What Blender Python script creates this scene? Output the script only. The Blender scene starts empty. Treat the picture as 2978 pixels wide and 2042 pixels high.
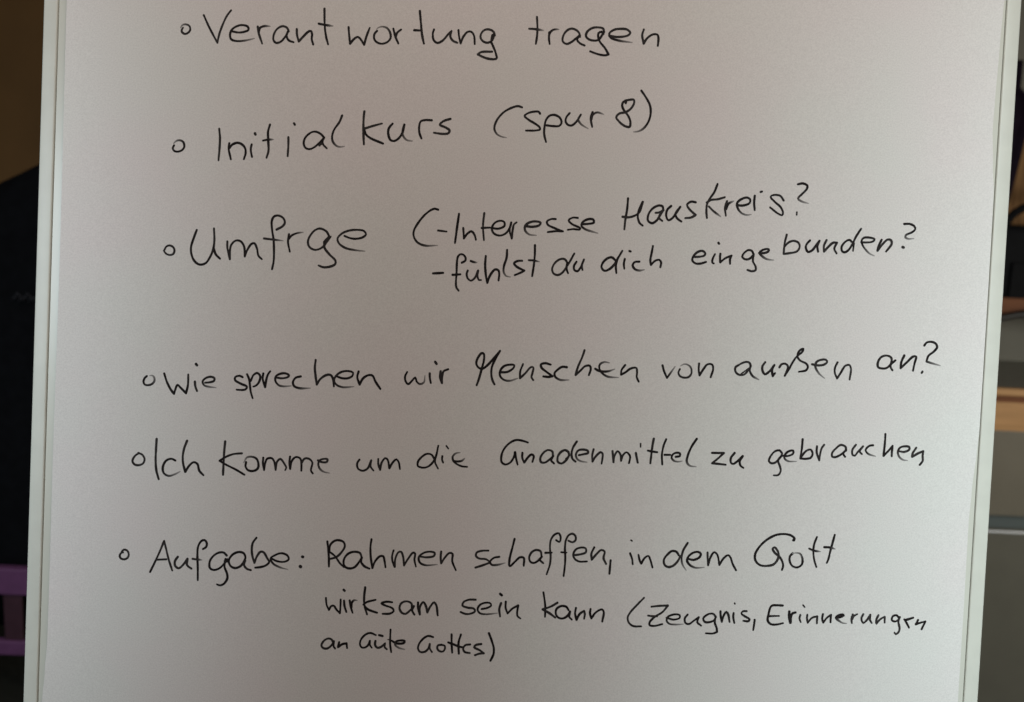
import bpy, bmesh, math, random
from mathutils import Vector, Matrix
random.seed(7)
S = bpy.context.scene
COL = S.collection

# ------------------------------------------------------------------ camera
cd = bpy.data.cameras.new('camera')
cam = bpy.data.objects.new('camera', cd); COL.objects.link(cam)
cam.matrix_world = Matrix((
    (0.9989435863, -0.0459533609, 0.0, 0.0),
    (0.0079457996, 0.1727274227, -0.9849376131, -0.7133716),
    (0.0452611936, 0.9838971115, 0.1729100871, 1.47523549),
    (0, 0, 0, 1)))
cd.sensor_width = 36.0
cd.lens = 36.0 * 2900 / 2978
cd.clip_start = 0.01; cd.clip_end = 60
cd.dof.use_dof = True
cd.dof.focus_distance = 0.735
cd.dof.aperture_fstop = 7.5
S.camera = cam

# ------------------------------------------------------------------ world + exposure
wd = bpy.data.worlds.new('World'); S.world = wd; wd.use_nodes = True
bg = wd.node_tree.nodes['Background']
bg.inputs[0].default_value = (1.0, 0.92, 0.85, 1); bg.inputs[1].default_value = 0.015
S.view_settings.view_transform = 'Standard'; S.view_settings.look = 'None'
S.view_settings.exposure = 0; S.view_settings.gamma = 1

# ------------------------------------------------------------------ added lights
def area(name, loc, target, size, size_y, power, color, spread=180):
    l = bpy.data.lights.new(name, 'AREA'); l.shape = 'RECTANGLE'
    l.size = size; l.size_y = size_y; l.energy = power; l.color = color
    l.spread = math.radians(spread)
    o = bpy.data.objects.new(name, l); COL.objects.link(o)
    o.location = loc
    o.rotation_euler = (Vector(target) - Vector(loc)).to_track_quat('-Z', 'Z').to_euler()
    return o
area('right_falloff_light', (0.40, -1.057, 1.717), (0.95, -0.051, 0.989), 0.35, 0.7, 5.8, (0.845, 0.98, 1.02), 86.5)  # added; aimed past the right edge so its falloff imitates a shadow mid-sheet
area('left_falloff_light', (-0.715, -0.785, 1.554), (-0.90, -0.008, 1.292), 0.2, 0.34, 3.6, (0.79, 0.94, 1.04), 97.6)  # added; falloff leaves the middle dark, placed to gleam on the left board strip
area('warm_top_fill', (0.1, -0.696, 2.862), (0.0, 0.0, 1.35), 1.0, 1.0, 18.6, (1.0, 0.858, 0.785))  # added warm fill standing in for the room's ambient light
area('background_fill', (2.3, 0.25, 1.35), (1.7, 2.2, 0.95), 0.6, 0.6, 19.0, (1.0, 0.93, 0.80))  # added fill behind the board, brightens counter, shelf and wall

# ------------------------------------------------------------------ material helpers
def mat(name, col, rough=0.6, metal=0.0, spec=0.5, var=0.0, var_scale=20, bump=0.0, bump_scale=200, col2=None,
        stretch=None, bump_dist=0.0005):
    m = bpy.data.materials.new(name); m.use_nodes = True
    nt = m.node_tree; b = nt.nodes['Principled BSDF']
    b.inputs['Roughness'].default_value = rough; b.inputs['Metallic'].default_value = metal
    b.inputs['Specular IOR Level'].default_value = spec
    b.inputs['Base Color'].default_value = (*col, 1)
    tc = nt.nodes.new('ShaderNodeTexCoord'); src = tc.outputs['Object']
    if stretch:
        mp = nt.nodes.new('ShaderNodeMapping'); mp.inputs['Scale'].default_value = stretch
        nt.links.new(src, mp.inputs[0]); src = mp.outputs[0]
    if var > 0 or col2:
        n = nt.nodes.new('ShaderNodeTexNoise'); n.inputs['Scale'].default_value = var_scale
        n.inputs['Detail'].default_value = 6; nt.links.new(src, n.inputs['Vector'])
        r = nt.nodes.new('ShaderNodeValToRGB')
        a = col; c = col2 or tuple(x * (1 - var) for x in col)
        r.color_ramp.elements[0].color = (*c, 1); r.color_ramp.elements[1].color = (*a, 1)
        r.color_ramp.elements[0].position = 0.35; r.color_ramp.elements[1].position = 0.65
        nt.links.new(n.outputs[0], r.inputs[0]); nt.links.new(r.outputs[0], b.inputs['Base Color'])
    if bump > 0:
        n2 = nt.nodes.new('ShaderNodeTexNoise'); n2.inputs['Scale'].default_value = bump_scale
        n2.inputs['Detail'].default_value = 4; nt.links.new(src, n2.inputs['Vector'])
        bp = nt.nodes.new('ShaderNodeBump'); bp.inputs['Strength'].default_value = bump
        bp.inputs['Distance'].default_value = bump_dist
        nt.links.new(n2.outputs[0], bp.inputs['Height']); nt.links.new(bp.outputs[0], b.inputs['Normal'])
    return m

def paper_material():
    m = bpy.data.materials.new('paper'); m.use_nodes = True
    nt = m.node_tree; b = nt.nodes['Principled BSDF']
    b.inputs['Roughness'].default_value = 0.85; b.inputs['Specular IOR Level'].default_value = 0.25
    tc = nt.nodes.new('ShaderNodeTexCoord')
    def noise(scale, detail, rough=0.5):
        n = nt.nodes.new('ShaderNodeTexNoise'); n.inputs['Scale'].default_value = scale
        n.inputs['Detail'].default_value = detail; n.inputs['Roughness'].default_value = rough
        nt.links.new(tc.outputs['Object'], n.inputs['Vector']); return n
    fine = noise(950, 3, 0.7); cloud = noise(9, 3)
    r = nt.nodes.new('ShaderNodeValToRGB')
    r.color_ramp.elements[0].position = 0.25; r.color_ramp.elements[1].position = 0.75
    r.color_ramp.elements[0].color = (0.69, 0.68, 0.665, 1); r.color_ramp.elements[1].color = (0.855, 0.846, 0.826, 1)
    nt.links.new(fine.outputs[0], r.inputs[0])
    r2 = nt.nodes.new('ShaderNodeValToRGB')
    r2.color_ramp.elements[0].position = 0.35; r2.color_ramp.elements[1].position = 0.65
    r2.color_ramp.elements[0].color = (0.985, 0.96, 0.95, 1); r2.color_ramp.elements[1].color = (0.965, 0.985, 0.955, 1)
    nt.links.new(cloud.outputs[0], r2.inputs[0])
    mx = nt.nodes.new('ShaderNodeMix'); mx.data_type = 'RGBA'; mx.blend_type = 'MULTIPLY'
    mx.inputs[0].default_value = 1
    nt.links.new(r.outputs[0], mx.inputs[6]); nt.links.new(r2.outputs[0], mx.inputs[7])
    nt.links.new(mx.outputs[2], b.inputs['Base Color'])
    bp = nt.nodes.new('ShaderNodeBump'); bp.inputs['Strength'].default_value = 0.12
    bp.inputs['Distance'].default_value = 0.0002
    nt.links.new(fine.outputs[0], bp.inputs['Height']); nt.links.new(bp.outputs[0], b.inputs['Normal'])
    return m

def ink_material():
    m = bpy.data.materials.new('marker_ink'); m.use_nodes = True
    nt = m.node_tree; b = nt.nodes['Principled BSDF']
    b.inputs['Roughness'].default_value = 0.7; b.inputs['Specular IOR Level'].default_value = 0.2
    at = nt.nodes.new('ShaderNodeAttribute'); at.attribute_name = 'dry'
    tc = nt.nodes.new('ShaderNodeTexCoord')
    n = nt.nodes.new('ShaderNodeTexNoise'); n.inputs['Scale'].default_value = 260; n.inputs['Detail'].default_value = 4
    nt.links.new(tc.outputs['Object'], n.inputs['Vector'])
    mr = nt.nodes.new('ShaderNodeMapRange'); mr.inputs[1].default_value = 0.35; mr.inputs[2].default_value = 0.8
    mr.inputs[3].default_value = 0.0; mr.inputs[4].default_value = 0.03
    nt.links.new(n.outputs[0], mr.inputs[0])
    ad = nt.nodes.new('ShaderNodeMath'); ad.operation = 'ADD'; ad.use_clamp = True
    nt.links.new(at.outputs['Fac'], ad.inputs[0]); nt.links.new(mr.outputs[0], ad.inputs[1])
    r = nt.nodes.new('ShaderNodeValToRGB')
    r.color_ramp.elements[0].color = (0.007, 0.0045, 0.0045, 1); r.color_ramp.elements[1].color = (0.55, 0.54, 0.52, 1)
    nt.links.new(ad.outputs[0], r.inputs[0]); nt.links.new(r.outputs[0], b.inputs['Base Color'])
    return m

M_PAPER = paper_material(); M_INK = ink_material()
M_FRAME = mat('frame_enamel', (0.675, 0.69, 0.61), 0.42, var=0.05, var_scale=60, bump=0.12, bump_scale=900, bump_dist=0.0002)
M_BOARD = mat('whiteboard_enamel', (0.64, 0.65, 0.57), 0.30, spec=0.40, var=0.04, var_scale=14)
M_GAP = mat('shadow_joint', (0.30, 0.31, 0.27), 0.8)
M_STEEL = mat('grey_steel', (0.42, 0.43, 0.42), 0.35, 0.8)
M_PLASTIC = mat('grey_plastic', (0.16, 0.165, 0.16), 0.5)
M_BROWNWALL = mat('brown_plaster', (0.225, 0.12, 0.038), 0.85, var=0.25, var_scale=2.2, bump=0.3, bump_scale=60, bump_dist=0.002)
M_GREYWALL = mat('grey_plaster', (0.17, 0.165, 0.14), 0.85, var=0.12, var_scale=3, bump=0.3, bump_scale=60, bump_dist=0.002)
M_FLOOR = mat('dark_carpet', (0.035, 0.036, 0.026), 0.95, var=0.35, var_scale=60, bump=0.5, bump_scale=400, bump_dist=0.003)
M_BLACKCLOTH = mat('black_cloth', (0.006, 0.0065, 0.008), 0.95, spec=0.1, var=0.3, var_scale=40, bump=0.4, bump_scale=300, bump_dist=0.001)
M_PRINT = mat('faint_grey_print', (0.035, 0.035, 0.04), 0.9, spec=0.1)
M_PURPLE = mat('purple_lacquer', (0.155, 0.060, 0.145), 0.45, var=0.15, var_scale=30)
M_PURPLED = mat('dark_plum_lacquer', (0.062, 0.026, 0.036), 0.5, var=0.2, var_scale=30)
M_WOOD = mat('oak', (0.47, 0.26, 0.105), 0.5, col2=(0.36, 0.19, 0.07), var_scale=5, stretch=(1, 14, 14), bump=0.1)
M_WOODV = mat('orange_pine', (0.23, 0.12, 0.042), 0.6, spec=0.2, col2=(0.14, 0.068, 0.022), var_scale=5, stretch=(14, 14, 1), bump=0.1)
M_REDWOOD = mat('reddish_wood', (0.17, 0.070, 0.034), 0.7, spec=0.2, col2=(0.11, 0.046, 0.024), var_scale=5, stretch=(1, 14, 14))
M_LAMINATE = mat('grey_laminate', (0.21, 0.205, 0.17), 0.5, var=0.1, var_scale=25)
M_FRONT = mat('taupe_front', (0.165, 0.150, 0.117), 0.35, var=0.08, var_scale=10)
M_FRONT2 = mat('slate_front', (0.125, 0.121, 0.098), 0.35, var=0.08, var_scale=10)
M_GLEAM = mat('bright_strip', (0.92, 0.93, 0.94), 0.22, spec=1.0)  # near-white non-metal colour stands in for light reflected off a metal strip
M_SLATE = mat('blue_slate', (0.085, 0.105, 0.105), 0.5)
M_BAG = mat('black_nylon', (0.005, 0.0055, 0.007), 0.8, spec=0.15, var=0.3, var_scale=60, bump=0.4, bump_scale=500, bump_dist=0.001)
M_RUBBER = mat('black_rubber', (0.010, 0.010, 0.010), 0.5)
M_PLUMCLOTH = mat('dark_purple_cloth', (0.011, 0.0065, 0.014), 0.9, spec=0.1, var=0.3, var_scale=30, bump=0.4, bump_scale=300, bump_dist=0.001)

# ------------------------------------------------------------------ object helpers
def link_mesh(name, bm, m, parent=None, smooth=False):
    me = bpy.data.meshes.new(name); bm.normal_update(); bm.to_mesh(me); bm.free()
    if m: me.materials.append(m)
    if smooth:
        for p in me.polygons: p.use_smooth = True
    o = bpy.data.objects.new(name, me); COL.objects.link(o)
    if parent: o.parent = parent
    return o
def empty(name, loc=(0, 0, 0)):
    o = bpy.data.objects.new(name, None); COL.objects.link(o); o.location = loc
    o.empty_display_size = 0.05; return o
def tag(o, label=None, cat=None, group=None, kind=None):
    if label: o['label'] = label
    if cat: o['category'] = cat
    if group: o['group'] = group
    if kind: o['kind'] = kind
    return o
def box_bm(x0, x1, y0, y1, z0, z1, bev=0.0, seg=2):
    bm = bmesh.new(); bmesh.ops.create_cube(bm, size=1)
    for v in bm.verts:
        v.co = Vector(((x0 + x1) / 2 + v.co.x * (x1 - x0), (y0 + y1) / 2 + v.co.y * (y1 - y0), (z0 + z1) / 2 + v.co.z * (z1 - z0)))
    if bev > 0:
        bmesh.ops.bevel(bm, geom=list(bm.edges), offset=bev, segments=seg, profile=0.5, affect='EDGES')
    return bm
def box(name, x0, x1, y0, y1, z0, z1, m, parent=None, bev=0.0):
    return link_mesh(name, box_bm(x0, x1, y0, y1, z0, z1, bev), m, parent, smooth=False)
def tube_bm(pts, r, seg=10, bm=None):
    bm = bm or bmesh.new(); rings = []
    pts = [Vector(p) for p in pts]
    for i, p in enumerate(pts):
        t = (pts[min(i + 1, len(pts) - 1)] - pts[max(i - 1, 0)]).normalized()
        a = t.cross(Vector((0, 0, 1)));
        if a.length < 0.05: a = t.cross(Vector((0, 1, 0)))
        a.normalize(); b = t.cross(a)
        rr = r[i] if isinstance(r, (list, tuple)) else r
        rings.append([bm.verts.new(p + (a * math.cos(k * 2 * math.pi / seg) + b * math.sin(k * 2 * math.pi / seg)) * rr) for k in range(seg)])
    for i in range(len(rings) - 1):
        for k in range(seg):
            bm.faces.new((rings[i][k], rings[i][(k + 1) % seg], rings[i + 1][(k + 1) % seg], rings[i + 1][k]))
    bm.faces.new(rings[0][::-1]); bm.faces.new(rings[-1])
    return bm

# ------------------------------------------------------------------ the room
def struct(name, *a, **k):
    return tag(box(name, *a, **k), kind='structure')
struct('floor', -4, 4, -2.5, 4, -0.1, 0.0, M_FLOOR)
struct('wall_brown', -4, -0.2, 2.60, 2.75, 0.0, 2.9, M_BROWNWALL)
struct('wall_grey', -0.2, 4, 2.50, 2.75, 0.0, 2.9, M_GREYWALL)
struct('skirting_board', -4, -0.2, 2.585, 2.60, 0.0, 0.08, M_BLACKCLOTH)

# ------------------------------------------------------------------ flip chart (board space: u right, v up, n to the viewer)
A8 = math.radians(8)
BOARD = Matrix(((1, 0, 0, 0), (0, math.sin(A8), -math.cos(A8), 0), (0, math.cos(A8), math.sin(A8), 1.35), (0, 0, 0, 1)))
chart = empty('flip_chart'); chart.matrix_world = BOARD
tag(chart, 'white-framed flip chart board leaning slightly back, filling the picture', 'flip chart')
VB, VT = -0.40, 0.62
UL0, UL1, UR0, UR1 = -0.3469, -0.3368, 0.3429, 0.3531
box('board_panel', UL1 + 0.0006, UR0 - 0.0006, VB, VT, -0.010, 0.0, M_BOARD, chart)
for g0, g1 in ((UL1 + 0.0001, UL1 + 0.0005), (UR0 - 0.0005, UR0 - 0.0001)):
    box('groove_shade_filler', g0, g1, VB, VT, -0.010, -0.0006, M_GAP, chart)  # added filler; the groove's shade is put into its darker colour
box('backing_panel', UL0 + 0.004, UR1 - 0.004, VB, VT, -0.014, -0.0102, M_GAP, chart)
def rail(u0, u1, v0, v1, n0, n1, r=0.0011):
    # rounded-rectangle section run along v
    sec = []
    for cu, cn, a0 in ((u1 - r, n1 - r, 0), (u0 + r, n1 - r, 90), (u0 + r, n0 + r, 180), (u1 - r, n0 + r, 270)):
        for k in range(5):
            a = math.radians(a0 + k * 22.5); sec.append((cu + r * math.cos(a), cn + r * math.sin(a)))
    bm = bmesh.new()
    lo = [bm.verts.new((u, v0, n)) for u, n in sec]; hi = [bm.verts.new((u, v1, n)) for u, n in sec]
    k = len(sec)
    for i in range(k): bm.faces.new((lo[i], lo[(i + 1) % k], hi[(i + 1) % k], hi[i]))
    bm.faces.new(lo[::-1]); bm.faces.new(hi)
    bmesh.ops.recalc_face_normals(bm, faces=bm.faces)
    return bm
def shade_auto(o, ang=40):
    me = o.data
    for p in me.polygons: p.use_smooth = True
    me.set_sharp_from_angle(angle=math.radians(ang))
for u0, u1 in ((UL0, UL1), (UR0, UR1)):
    shade_auto(link_mesh('frame_rail', rail(u0, u1, VB - 0.012, VT + 0.012, -0.016, 0.0014), M_FRAME, chart))
box('bottom_frame_rail', UL1 + 0.0002, UR0 - 0.0002, VB - 0.012, VB - 0.0004, -0.016, 0.0012, M_FRAME, chart, 0.001)
box('top_frame_rail', UL1 + 0.0002, UR0 - 0.0002, VT + 0.0004, VT + 0.012, -0.016, 0.0012, M_FRAME, chart, 0.001)
box('clamp_bar', -0.335, 0.335, 0.565, 0.60, 0.004, 0.016, M_STEEL, chart, 0.003)
tray = box('pen_tray', -0.30, 0.30, VB - 0.018, VB - 0.0125, -0.012, 0.055, M_PLASTIC, chart, 0.0015)
box('tray_lip', -0.30, 0.30, 0.0001 + VB - 0.0124, VB - 0.003, 0.051, 0.055, M_PLASTIC, tray, 0.001)
inv = BOARD.inverted()
for a, b in (((-0.27, 0.055, 1.75), (-0.27, -0.15, 0.01)), ((0.27, 0.055, 1.75), (0.27, -0.15, 0.01)), ((0.0, 0.10, 1.85), (0.0, 0.62, 0.01))):
    a = inv @ Vector(a); b = inv @ Vector(b)
    a.z = min(a.z, -0.032)
    link_mesh('leg', tube_bm([a, b], 0.011, 14), M_STEEL, chart, True)

# ------------------------------------------------------------------ the sheet of paper
LEFT = [(0.60, -331.0), (0.2373, -331.1), (0.052, -330.6), (-0.07, -331.1), (-0.19, -331.0), (-0.227, -331.2), (-0.250, -332.3), (-0.274, -333.7), (-0.33, -334.6), (-0.36, -334.8)]
RIGHT = [(0.60, 342.0), (0.32, 341.5), (0.268, 341.0), (0.231, 339.9), (0.194, 338.9), (0.176, 338.6), (0.150, 340.3), (0.129, 342.2), (0.09, 342.45), (0.0335, 342.5), (-0.042, 342.5), (-0.062, 341.3), (-0.085, 339.7), (-0.1106, 338.8), (-0.177, 339.1), (-0.243, 339.0), (-0.36, 339.0)]
def interp(tab, v):
    for (v1, a), (v0, b) in zip(tab, tab[1:]):
        if v >= v0:
            t = max(0.0, min(1.0, (v - v0) / (v1 - v0))); t = t * t * (3 - 2 * t)
            return (b + (a - b) * t) / 1000
    return tab[-1][1] / 1000
def paper_h(u, v):
    flat = max(0.0, min(1.0, (0.34 - u) / 0.12)); flat = 0.25 + 0.75 * flat * flat * (3 - 2 * flat)
    h = 0.0003 + flat * (0.0005 + 0.0004 * (1 + math.sin(u * 9 + v * 4 + 0.7)) + 0.00025 * (1 + math.sin(v * 13 - u * 5)))
    el = (u + 0.331) / 0.014
    h += (0.0022 + 0.0007 * math.sin(v * 17 + 0.6)) * math.exp(-max(el, 0))
    if v > 0.4: h += (v - 0.4) * 0.012
    return h
def lifted(u, v, h):
    # where a point traced on the board plane lies on the sheet, which stands h proud of it
    k = h / 0.7239
    return u * (1 - k), 0.0247 + (v - 0.0247) * (1 - k)
sheet = empty('paper_sheet'); sheet.matrix_world = BOARD
tag(sheet, 'large white sheet of flip chart paper covered in black German handwriting', 'paper')
def build_sheet():
    bm = bmesh.new(); NU, NV = 90, 110; top = []; bot = []
    us = []
    for i in range(NU + 1):
        t = i / NU; us.append(0.5 - 0.5 * math.cos(math.pi * t) if False else t)
    for j in range(NV + 1):
        v = 0.60 - 0.96 * j / NV
        ul, ur = interp(LEFT, v), interp(RIGHT, v); rt = []; rb = []
        for t in us:
            u = ul + (ur - ul) * t; u = lifted(u, v, paper_h(u, v))[0]; h = paper_h(u, v)
            rt.append(bm.verts.new((u, v, h))); rb.append(bm.verts.new((u, v, h - 0.00022)))
        top.append(rt); bot.append(rb)
    for j in range(NV):
        for i in range(NU):
            bm.faces.new((top[j][i], top[j + 1][i], top[j + 1][i + 1], top[j][i + 1]))
            bm.faces.new((bot[j][i], bot[j][i + 1], bot[j + 1][i + 1], bot[j + 1][i]))
        bm.faces.new((top[j][0], bot[j][0], bot[j + 1][0], top[j + 1][0]))
        bm.faces.new((top[j][NU], top[j + 1][NU], bot[j + 1][NU], bot[j][NU]))
    for i in range(NU):
        bm.faces.new((top[NV][i], bot[NV][i], bot[NV][i + 1], top[NV][i + 1]))
        bm.faces.new((top[0][i], top[0][i + 1], bot[0][i + 1], bot[0][i]))
    o = link_mesh('sheet_surface', bm, M_PAPER, sheet)
    shade_auto(o, 50)
build_sheet()

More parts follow.
